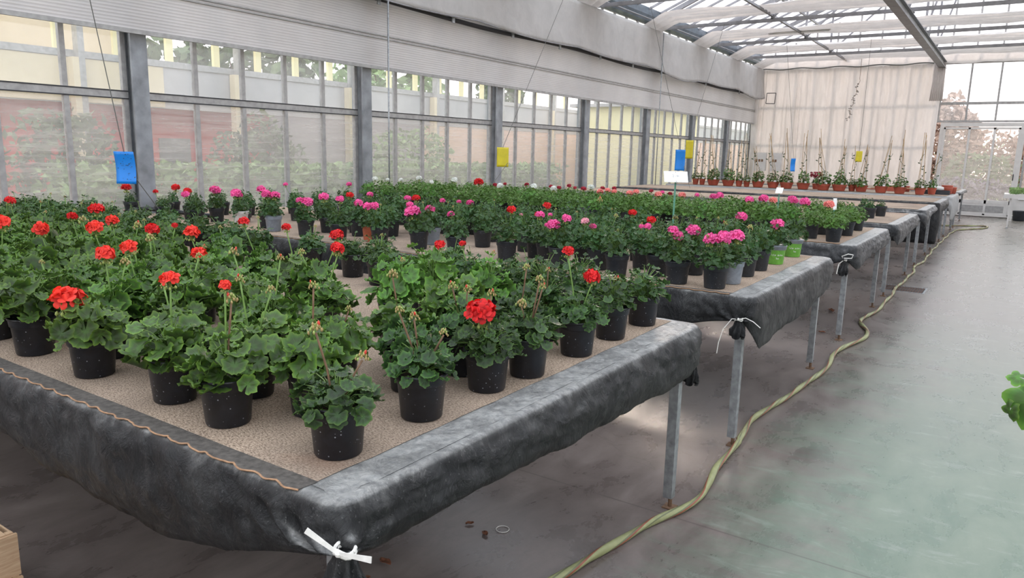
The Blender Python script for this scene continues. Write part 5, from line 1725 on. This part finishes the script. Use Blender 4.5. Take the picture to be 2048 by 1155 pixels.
# the remaining rear plants of the third bench, past three hundred, as one mass
def merged(name, items, mats):
    V = []; F = []; at = {'leaf_r': [], 'leaf_a': [], 'leaf_v': []}; MI = []; off = 0
    for me, mtx, mi in items:
        n = len(me.vertices); co_ = np.empty(n * 3); me.vertices.foreach_get('co', co_); co_ = co_.reshape(-1, 3)
        R3 = np.array(mtx.to_3x3()); co_ = co_ @ R3.T + np.array(mtx.translation); V.append(co_)
        for p in me.polygons: F.append(tuple(v + off for v in p.vertices)); MI.append(mi[min(p.material_index, len(mi) - 1)])
        for k in at:
            a = me.attributes.get(k); arr = np.full(n, .5, dtype=np.float32)
            if a: a.data.foreach_get('value', arr)
            at[k].append(arr)
        off += n
    me = bpy.data.meshes.new(name); me.from_pydata(np.vstack(V).tolist(), [], F)
    for m in mats: me.materials.append(m)
    me.polygons.foreach_set('material_index', MI); me.polygons.foreach_set('use_smooth', [True] * len(F))
    for k in at:
        a = me.attributes.new(k, 'FLOAT', 'POINT'); a.data.foreach_set('value', np.concatenate(at[k]))
    me.update(); return me
items = []
for i in rest:
    bn, x, y, pc, bl = PLANTS[i]; rr = random.Random(1000 + i)
    T0 = Matrix.Translation((x, y, BZ))
    items.append((POT['char'], T0, [2])); items.append((SOIL, T0, [3]))
    items.append((rr.choice(FOL['bright']), T0 @ Matrix.Rotation(rr.uniform(0, 6.28), 4, 'Z') @ Matrix.Scale(rr.uniform(.9, 1.1), 4), [0, 1]))
if items:
    o = obj('geranium_mass', merged('geranium_mass', items, [M['leaf_bright'], M['stem'], M['pot_char'], M['soil']]))
    tag(o, 'dense flowerless geraniums filling the rear rows of the third bench', 'potted plants', 'potted geraniums', 'stuff')

# ------------------------------------------------------------------ hose, drain, litter
HP = [(-2.3, -.9), (-2.0, -.3), (-1.7, .5), (-1.52, 1.1), (-1.40, 1.55), (-1.32, 1.9), (-1.253, 2.202), (-1.217, 2.413), (-1.174, 2.62), (-1.13, 2.83), (-1.07, 3.018), (-1.045, 3.184), (-1.065, 3.354), (-1.10, 3.571), (-1.105, 3.805), (-1.115, 4.098), (-1.15, 4.415), (-1.13, 4.76), (-1.075, 5.134), (-1.035, 5.556), (-1.035, 5.924), (-1.06, 6.322), (-1.02, 6.702), (-0.96, 7.128), (-0.99, 7.489), (-1.09, 7.858), (-1.09, 8.242), (-1.04, 8.831), (-1.06, 9.679), (-1.07, 10.889), (-1.05, 11.867), (-1.10, 12.427), (-1.06, 13.506), (-1.08, 15.068), (-1.08, 16.344), (-1.07, 17.747), (-1.05, 19.374), (-0.97, 20.224), (-0.73, 20.815), (-0.50, 21.235), (-0.433, 21.826), (-0.588, 22.013), (-1.213, 21.52), (-1.531, 21.358), (-3.0, 21.6)]
def catmull(P, step):
    out = []
    for k in range(1, len(P) - 2):
        p0, p1, p2, p3 = [np.array(P[q]) for q in (k - 1, k, k + 1, k + 2)]
        n = max(2, int(np.linalg.norm(p2 - p1) / step))
        for j in range(n):
            t = j / n
            out.append(.5 * ((2 * p1) + (-p0 + p2) * t + (2 * p0 - 5 * p1 + 4 * p2 - p3) * t * t + (-p0 + 3 * p1 - 3 * p2 + p3) * t ** 3))
    return out
hp = catmull(HP, .02)
def hose():
    n = 16; vs = []; s = 0
    for k, p in enumerate(hp):
        d = hp[min(k + 1, len(hp) - 1)] - hp[max(k - 1, 0)]; d = d / np.linalg.norm(d)
        if k: s += np.linalg.norm(p - hp[k - 1])
        sd = np.array([d[1], -d[0]])
        tw = s * 7.0 + .8 * math.sin(s * 2.3)
        wb = .012 * math.sin(s * 5.1) * (1 if p[1] > 4 else .3)
        for j in range(n):
            a = 2 * math.pi * j / n + tw
            rad = .0158 * (1 + .16 * math.cos(2 * (a - tw)))
            vs.append((p[0] + sd[0] * (rad * math.cos(a) + wb), p[1] + sd[1] * (rad * math.cos(a) + wb), .0190 + rad * math.sin(a)))
    mb = MB(); m_ = len(hp)
    for i in range(m_ - 1):
        pass
    fs = [(i * n + j, i * n + (j + 1) % n, (i + 1) * n + (j + 1) % n, (i + 1) * n + j) for i in range(m_ - 1) for j in range(n)]
    mi = [(2 if j in (0, 8) else (1 if j in (1, 5, 9) else 0)) for i in range(m_ - 1) for j in range(n)]
    mb.v = vs; mb.f = fs; mb.mi = mi
    o = mb.build('garden_hose', [M['hose'], M['hose_dk'], M['hose_red']], smooth=True)
    tag(o, 'pale yellow-green garden hose with twisting red line snaking along the aisle', 'hose')
hose()
t = thing('floor_drain', 'rusty brown slotted drain grate in the aisle floor under the hose', 'drain grate', (-1.0, 10.38, 0))
mb = MB(); mb.box(-.23, .23, -.24, -.22, 0, .004); mb.box(-.23, .23, .22, .24, 0, .004); mb.box(-.25, -.23, -.24, .24, 0, .004); mb.box(.23, .25, -.24, .24, 0, .004); mb.build('rim', M['galv'], t)
rust = simple('rusty_grate', (0.10, 0.055, 0.04), .8, .2, .4, 30)
mb = MB()
for k in range(15): mb.box(-.22 + k * .03, -.205 + k * .03, -.22, .22, .0005, .0035)
for yy in (-.1, .1): mb.box(-.23, .23, yy - .006, yy + .006, .0006, .004)
mb.build('bars', rust, t)
mb = MB(); mb.box(-.23, .23, -.22, .22, 0.0001, .0006); mb.build('pit_shade', M['dark'], t)  # flat dark sheet under the bars; the drain's shade put in as colour
brown = simple('dead_leaf', (0.16, 0.06, 0.03), .9, 0, .4, 60)
for k, (x, y, s, lab) in enumerate(((-1.86, 1.92, .028, 'curled brown dead leaf on the floor behind the tied corner'), (-1.84, 1.80, .016, 'tiny brown leaf scrap on the floor at the frame edge'), (-1.675, 2.33, .02, 'small brown dead leaf on the floor beside the clear ring'),
     (-1.78, 2.36, .018, 'dark leaf scrap on the floor left of the clear ring'), (-1.45, 8.28, .05, 'reddish dead leaf on the floor under the third bench'), (-1.32, 7.17, .03, 'small brown leaf near the third bench leg'))):
    mb = MB()
    def lf(u, v): 
        a = u * 2 - 1; b_ = v * 2 - 1
        return (a * s, b_ * s * .6 * (1 - a * a * .8), .002 + s * .25 * (b_ * b_ + .3 * math.sin(a * 5)) )
    mb.grid(lf, 8, 6); o = mb.build('dead_leaf', brown, smooth=True); o.location = (x, y, .0035 + s * .075); o.rotation_euler.z = k * 1.3; solid(o, .001)
    tag(o, lab, 'leaf', 'dead leaves')
mb = MB(); mb.tube([(-1.64 + .028 * math.cos(a), 2.41 + .028 * math.sin(a), .003) for a in np.linspace(0, 6.28, 28)], .0016, 6)
o = mb.build('plastic_ring', M['tie']); tag(o, 'small clear plastic ring lying on the floor near the front bench', 'ring')

# ------------------------------------------------------------------ wooden crates, bottom left
def m_wood():
    m, nt, b = mat('raw_pine')
    n = noise_n(nt, coords(nt, (3, 3, 30)), 3, 5, .6, 1.0)
    L(nt, ramp(nt, n, [(0.3, (0.42, 0.26, 0.15)), (0.7, (0.62, 0.44, 0.28))]), b.inputs['Base Color'])
    b.inputs['Roughness'].default_value = .75
    return m
M['wood'] = m_wood()
for k, (z0, off, lab) in enumerate(((0, .012, 'lower raw pine crate in the stack at the frame corner'), (.152, 0, 'upper raw pine crate in the stack at the frame corner'))):
    t = thing('wooden_crate', lab, 'crate', (-2.63 + off, .965, z0), math.radians(180), 'stacked pine crates')
    Wd, Dp, H_ = .40, .30, .148
    for nm, bx in (('end_panel', (0, .012, 0, Dp)), ('end_panel', (Wd - .012, Wd, 0, Dp))):
        mb = MB(); mb.box(bx[0], bx[1], bx[2], bx[3], .0, H_); mb.build(nm, M['wood'], t)
    for yy in (0, Dp - .006):
        for zz in (.01, .085):
            mb = MB(); mb.box(.0125, Wd - .0125, yy, yy + .006, zz, zz + .055); mb.build('side_slat', M['wood'], t)
    for q in range(4):
        mb = MB(); mb.box(.0125, Wd - .0125, .01 + q * .07, .065 + q * .07, .001, .007); mb.build('floor_slat', M['wood'], t)
    for (cx, cy) in ((.012, .006), (Wd - .034, .006), (.012, Dp - .028), (Wd - .034, Dp - .028)):
        mb = MB(); mb.box(cx + .001, cx + .022, cy + .001, cy + .021, .007, H_ + .003); mb.build('corner_post', M['wood'], t)
    if k == 1:
        mb = MB(); mb.box(.013, Wd - .013, .028, Dp - .029, H_ - .004, H_ + .003); mb.build('lid_board', M['wood'], t)

# ------------------------------------------------------------------ sticky traps on strings
def trap(c, wd, ht, top, bot, col, lab, yaw=0.0, bend=.02, dots=0, tilt=0.0):
    t = thing('sticky_trap', lab, 'sticky trap', c, yaw, 'hanging sticky traps')
    Minv = Matrix.Rotation(-yaw, 3, 'Z')
    mb = MB()
    def fn(u, v): return (wd * (u - .5) + tilt * (v - .5), bend * math.sin(math.pi * v) + .006 * math.sin(u * 3), ht * (v - .5))
    mb.grid(fn, 6, 10); o = mb.build('card', M[col], t, smooth=True); solid(o, .0012, 0)
    if dots:
        mb = MB(); rs = random.Random(3)
        for _ in range(dots):
            u, v = rs.uniform(.1, .9), rs.betavariate(3, 2); p = Vector(fn(u, v)); s = rs.uniform(.002, .005)
            mb.box(p.x - s, p.x + s, p.y - .004, p.y - .002, p.z - s * .7, p.z + s * .7)
        mb.build('caught_insects', M['dark'], t)
    a = Minv @ (Vector(top) - Vector(c)); mb = MB(); mb.tube([a, (0, .004, ht * .5 + .0)], .004, 5); mb.build('string', M['string'], t)
    if bot is not None:
        b_ = Minv @ (Vector(bot) - Vector(c)); mb = MB(); mb.tube([(wd * .45, .006, -ht * .28), b_], .004, 5); mb.build('string', M['string'], t)
cy = math.atan2(.5485, .8272)
trap((-6.5, 3.51, 1.378), .175, .28, (-6.5, 3.05, 4.5), (-6.62, 3.93, .90), 'blue_card', 'large blue sticky card hanging near the first steel column', cy, .018, 26, tilt=-.008)
trap((-6.0, 8.61, 1.515), .165, .27, (-6.0, 10.55, 4.5), (-6.0, 8.2, 1.0), 'yellow_card', 'yellow sticky card hanging before the third steel column', cy, .0, 0)
trap((-5.70, 14.5, 1.50), .20, .42, (-6.36, 14.06, 4.55), (-5.45, 14.5, .95), 'blue_card', 'blue sticky card hanging above the empty fifth bench', cy * .3, .01, 8)
trap((-6.05, 15.9, 1.73), .17, .40, (-5.9, 17.18, 4.55), None, 'yellow_card', 'yellow sticky card half hidden behind the middle blue one', cy * .3, .0, 0)
trap((-4.79, 20.0, 1.42), .13, .33, (-5.3, 20.28, 4.55), None, 'blue_card', 'small blue sticky card hanging before the plastic curtain', .75, .02, 0)
trap((-3.25, 20.0, 1.67), .15, .26, (-3.3, 20.28, 4.55), None, 'yellow_card', 'small yellow sticky card hanging before the plastic curtain', .4, .0, 0)

# ------------------------------------------------------------------ signs in the beds
def sign(loc, h, wd, ht, yaw, tilt, lab, marks=False, stk='stake'):
    t = thing('bed_sign', lab, 'plant sign', loc, yaw, 'white plant signs')
    mb = MB(); mb.bar((0, 0, 0), (0, 0, h - .004), .012, .006); mb.build('stake', M[stk], t)
    c = MB(); up = Vector((0, math.sin(tilt), math.cos(tilt))); sd = Vector((1, 0, 0)); nn = sd.cross(up)
    o_ = Vector((0, -.004, h + ht * .35))
    vs = [o_ + sd * wd / 2 * a + up * ht / 2 * b_ + nn * q for q in (0, -.002) for a, b_ in ((-1, -1), (1, -1), (1, 1), (-1, 1))]
    c.add(vs, [(0, 1, 2, 3), (7, 6, 5, 4), (0, 4, 5, 1), (1, 5, 6, 2), (2, 6, 7, 3), (3, 7, 4, 0)])
    cd = c.build('card', M['card_white'], t)
    if marks:
        mk = MB(); q = o_ + nn * .0008
        if (nn.y > 0): q = o_ - nn * .0028
        def P(a, b_): return q + sd * a + up * b_
        for ln in ([(-.026, .014), (-.016, .018), (-.014, .010), (-.022, -.004), (-.012, -.004)], [(-.002, -.002), (.003, .014)], [(.010, .012), (.010, -.004)], [(.010, .012), (.020, .010), (.019, .003), (.010, .003)], [(.024, .0), (.030, .012)]):
            mk.tube([P(*p_) for p_ in ln], .0009, 4)
        for p_ in ((0, ht * .42), (0, -ht * .42)): mk.tube([P(p_[0] - .003, p_[1]), P(p_[0] + .003, p_[1])], .002, 5)
        mk.build('handwriting', M['dark'], cd)
sign((-1.98, 4.98, BZ), .545, .165, .10, cy * .9, .75, 'white handwritten card on a green stake among the second bench plants', True)
sign((-2.03, 8.0, BZ), .36, .07, .09, cy - .5, .9, 'small tilted white card on a stake above third bench plants')
sign((-1.42, 7.7, BZ), .26, .035, .11, cy, .15, 'narrow pale plant tag near the aisle end of the third bench')

# ------------------------------------------------------------------ planters with canes on the far bench
far_fol = [foliage_mesh('foliage_climber', T_LO, 110, .036, .15, .26, 'leaf_light', 260 + k, zc=.14, stalks=.3) for k in range(4)]
PL = [(-6.82, 0.091), (-6.64, 0.084), (-6.36, 0.166), (-5.97, 0.17), (-5.7, 0.094), (-5.5, 0.087), (-5.23, 0.16), (-4.86, 0.153), (-4.55, 0.169), (-4.16, 0.161), (-3.71, 0.171), (-3.36, 0.174), (-3.12, 0.092), (-2.91, 0.149), (-2.48, 0.147), (-2.1, 0.139), (-1.7, 0.121), (-1.50, 0.098)]
for i, (x, r) in enumerate(PL):
    rr = random.Random(50 + i); r *= .92
    y = 18.52 + (.22 if i in (12, 17) else 0) + rr.uniform(-.02, .02)
    if i and x - PL[i - 1][0] < (r + PL[i - 1][1] * .92): y += .12 if i % 2 else -.03
    nth = len(PL) - i
    t = thing('climber_planter', 'orange planter with leafy climber on bamboo canes, seventh bench, %s from the aisle' % (ordw[nth] if nth > 1 else 'nearest'), 'potted plant', (x, y, BZ), rr.uniform(0, 6), 'orange cane planters')
    t['label'] = t['label'].replace(', nearest from the aisle', ', nearest the aisle')
    mb = MB(); mb.lathe([(r * .6, 0), (r * .74, .005), (r * .93, .10), (r * .97, .102), (r, .14), (r * 1.03, .143), (r * 1.02, .150), (r * .95, .149), (r * .92, .13)], 28)
    mb.build('pot', M['orange_pot'], t, auto=50)
    mb = MB(); mb.lathe([(r * .92, .125), (r * .5, .132), (.002, .134)], 20); mb.build('soil', M['soil'], t)
    f = obj('foliage', rr.choice(far_fol), t); s = max(.55, r / .15 * 1.05) * rr.uniform(.95, 1.15); f.scale = (s, s, s * rr.uniform(.8, 1.15)); f.location.z = .12 - .098 * s; f.rotation_euler.z = rr.uniform(0, 6)
    nc = 4 if r > .11 else 2
    tx, ty, hz = rr.uniform(-.16, .16), rr.uniform(-.1, .1), rr.uniform(.95, 1.35)
    for q in range(nc):
        a = q * 6.28 / nc + rr.uniform(-.3, .3); e = rr.uniform(-.03, .03)
        mb = MB(); p0 = Vector((math.cos(a) * r * .7, math.sin(a) * r * .7, .12)); p1 = Vector((tx + e, ty + e, hz + rr.uniform(-.15, .12)))
        mb.tube([p0, p0.lerp(p1, .5), p1], .006, 5); mb.build('cane', M['cane'], t)
    mb = MB(); mb.tube([(math.cos(a) * .05 + tx * a / 9, math.sin(a) * .05 + ty * a / 9, .2 + a * .075) for a in np.linspace(0, 9, 40)], .004, 4)
    for q in range(10):
        a = q * .9; p = Vector((math.cos(a) * .05 + tx * a / 9, math.sin(a) * .05 + ty * a / 9, .2 + a * .075)); s2 = .035
        w_ = Vector((math.cos(a * 3) * s2, math.sin(a * 3) * s2, .01)); mb.add([p, p + w_ + Vector((0, 0, .015)), p + w_ * 1.8, p + w_ - Vector((0, 0, .015))], [(0, 1, 2, 3)])
    mb.build('twining_shoot', M['leaf_small'], t)
    mb = MB(); mb.box(-.03, .03, -r * .9, -r * .9 + .003, .14, .19); q = mb.build('plant_label', M['card_white'], t); q.rotation_euler.z = -t.rotation_euler.z + cy
# red leaved plant
t = thing('red_leaved_plant', 'small plant with dark red flowers between the orange planters', 'potted plant', (-3.98, 19.0, BZ))
mb = MB(); mb.lathe([(.06, 0), (.08, .11), (.085, .13), (.078, .128)], 20); mb.build('pot', M['orange_pot'], t)
f = obj('foliage', FOL['small'][0], t); f.location.z = .02
c = crown('flowers', 160, (.15, .12, .07), .035, PET['dark_red'] if False else simple('maroon_bloom', (0.30, 0.03, 0.05), .7), 5, t); c.location.z = .34
# clutter at the aisle end of the last benches
t = thing('tray_stack', 'stack of black seed trays at the aisle end behind the planters', 'tray', (-1.42, 19.2, BZ), .05, 'stacked trays and pots')
for k in range(3):
    mb = MB(); z = k * .028
    mb.box(-.25, .25, -.16, .16, z, z + .006)
    for a in (-.25, .24): mb.box(a, a + .01, -.16, .16, z + .006, z + .03)
    for a in (-.16, .15): mb.box(-.239, .239, a, a + .01, z + .006, z + .03)
    mb.build('tray', M['pot_char'], t)
mb = MB(); mb.lathe([(.05, .09), (.17, .10), (.16, .16), (.08, .18), (.0, .18)], 18, sy=.7, c=(-.02, 0, 0)); o = mb.build('white_bag', M['white'], smooth=True); o.location = (-1.44, 19.2, BZ); tag(o, 'crumpled white sack lying on the black seed trays', 'sack')
for k in range(3):
    mb = MB(); z = .0; mb.lathe([(.10, 0), (.115, .13), (.12, .15), (.108, .148), (.10, .02)], 20)
    o = mb.build('stacked_pot', M['orange_pot'], smooth=True); o.location = (-1.42 + [.30, .30, .19][k] - .14, 19.62, BZ + [0, .045, .0][k]) if k < 2 else (-1.20, 19.95, BZ)
    tag(o, ['lower empty orange pot behind the black trays', 'upper empty orange pot nested behind the black trays', 'single empty orange pot at the bench corner'][k], 'pot', 'empty orange pots')
for k in range(6):
    mb = MB(); x = -2.75 + .14 * k; a = .4 * math.sin(k * 2)
    mb.bar((x - .3, 20.1 - .06 * k, .03 + .03 * (k % 3)), (x + .3, 20.25 - .1 * k, .035 + .035 * (k % 3)), .05, .02)
    o = mb.build('loose_slat', M['cane'] if k % 2 else M['orange_pot']); o.location.z = BZ - .01
    tag(o, 'loose brown slat in the heap on the seventh bench behind the planters', 'slat', 'heap of slats')
t = thing('empty_trough', 'tilted empty terracotta trough behind the far planters', 'trough', (-2.32, 19.9, BZ + .0), .3)
mb = MB(); mb.box(-.25, .25, -.10, .10, 0, .01); mb.box(-.25, .25, -.10, -.09, .01, .13); mb.box(-.25, .25, .09, .10, .01, .13); mb.box(-.25, -.24, -.09, .09, .01, .13); mb.box(.24, .25, -.09, .09, .01, .13)
o = mb.build('trough_body', M['orange_pot'], t)
mb = MB(); mb.box(-.26, .26, -.11, -.10, .115, .135); mb.build('rim', M['orange_pot'], t)

# black irrigation pipe at the far left end of the second bench
mb = MB()
mb.tube([(-7.49, 4.02, B + .004), (-7.46, 4.05, B + .05), (-7.40, 4.2, B + .065), (-7.1, 4.32, B + .045), (-6.7, 4.4, B + .03), (-6.5, 4.45, B + .028)], .022, 10)
o = mb.build('irrigation_pipe', M['pot_black'], smooth=True); tag(o, 'short black pipe lying at the wall end of the second bench', 'pipe')

# ------------------------------------------------------------------ right side: seedling bench by the door, cucumber leaf
t = thing('seedling_bench', 'white-edged bench carrying green seedlings beside the door', 'bench', (.9, 22.6, 0))
mb = MB(); mb.box(-1.08, 1.1, -.6, .6, .74, .84); mb.build('bench_top', M['white'], t)
for x in (-.93, 1.0):
    for yy in (-.5, .5):
        mb = MB(); mb.bar((x, yy, 0), (x, yy, .738), .035, .035); lg = mb.build('leg', M['white'], t)
        mb = MB(); mb.lathe([(.035, 0), (.035, .012), (.012, .03)], 12, c=(x, yy, 0)); mb.build('foot', M['galv'], lg)
c = crown('seedlings', 2600, (1.0, .52, .07), .035, M['leaf_fresh'] if False else foli[1], 9, box=True); c.location = (.92, 22.6, .915)
tag(c, 'bed of bright green seedlings on the white bench by the door', 'seedlings', kind='stuff')
mb = MB(); mb.lathe([(.13, 0), (.15, .02), (.17, .26), (.18, .28), (.165, .28), (.15, .03)], 20)
o = mb.build('black_bucket', M['pot_char'], smooth=True); o.location = (.22, 25.2, 0); tag(o, 'dark bucket on the floor beside the door frame', 'bucket')
mb = MB(); mb.box(-.03, .03, -.03, .03, 0, .02); mb.tube([(0, 0, .02), (0, 0, .16)], .016, 10); mb.tube([(-.02, 0, .14), (.05, 0, .15)], .01, 8)
o = mb.build('floor_tap', M['white'], smooth=False); o.location = (.02, 25.0, 0); tag(o, 'small white standpipe on the floor by the dark bucket', 'tap')
mb = MB(); mb.box(-.12, .12, -.02, .02, 0, .3); o = mb.build('wall_box', M['card_white']); o.location = (.26, 25.92, .56); tag(o, 'pale box fixed low on the end wall right of the door', 'box')
mb = MB(); mb.box(-.1, .1, .0, .0, 0, 0)

# cucumber plant whose leaf reaches into the aisle
cuke = thing('side_bench', 'narrow galvanised bench on the right of the aisle, mostly out of frame', 'bench', (.75, 1.7, 0))
mb = MB(); mb.box(-.3, .5, -.5, .6, .78, .82); mb.build('bench_top', M['galv'], cuke)
for x in (-.25, .45):
    for yy in (-.42, .5):
        mb = MB(); mb.bar((x, yy, 0), (x, yy, .779), .035, .035); mb.build('leg', M['galv'], cuke)
t = thing('cucumber_plant', 'young cucumber plant with broad bright green leaves reaching into the aisle', 'potted plant', (.55, 1.65, .8205))
obj('pot', POT['black'], t); obj('soil', SOIL, t)
mb = MB(); mb.tube([(0, 0, .09), (-.05, 0, .2), (-.16, -.01, .33), (-.33, -.02, .385)], .005, 8, r2=.003)
for a, c in (((-.33, -.02, .385), (-.44, -.03, .385)), ((-.33, -.02, .385), (-.46, -.05, .41)), ((-.2, -.01, .345), (-.28, -.1, .36)), ((-.30, -.02, .38), (-.47, -.03, .345))):
    mb.tube([a, (Vector(a) + Vector(c)) / 2 + Vector((0, 0, .01)), c], .002, 5)
mb.build('stem', M['stem'], t, smooth=True)
T_CU = leaf_tmpl(41, [.2, .45, .72, 1.0], lob=5, lobd=.14, pleat=.05, cup=-.25)
rs = np.random.RandomState(2)
def cl(pos, tip, nrm, size, matn, nm='leaf'):
    pos = np.array([pos], float); nrm = unit(np.array([nrm], float)); tip = np.array([tip], float); tip = unit(tip - nrm * (tip * nrm).sum(1)[:, None])
    me = assemble(nm, T_CU, pos, tip, nrm, np.array([size]), rs, None, [M[matn]]); o = obj(nm, me, t); return o
# the leaves in world terms hang at about x 0.03..0.1, z 1.13..1.2
cl((-.470, -.045, .352), (-.3, -.1, -.85), (-.25, -.85, .35), .056, 'leaf_fresh')
cl((-.500, -.055, .395), (-.9, -.1, .1), (.1, -.6, .8), .020, 'leaf_fresh')
cl((-.505, -.04, .325), (-.3, -.1, -1), (-.75, -.6, -.1), .024, 'leaf_light')
cl((-.28, -.1, .36), (-.3, -.8, -.3), (0, -.5, .8), .06, 'leaf_fresh')
cl((-.1, .05, .3), (-.1, .8, -.3), (0, .3, .8), .06, 'leaf_fresh')
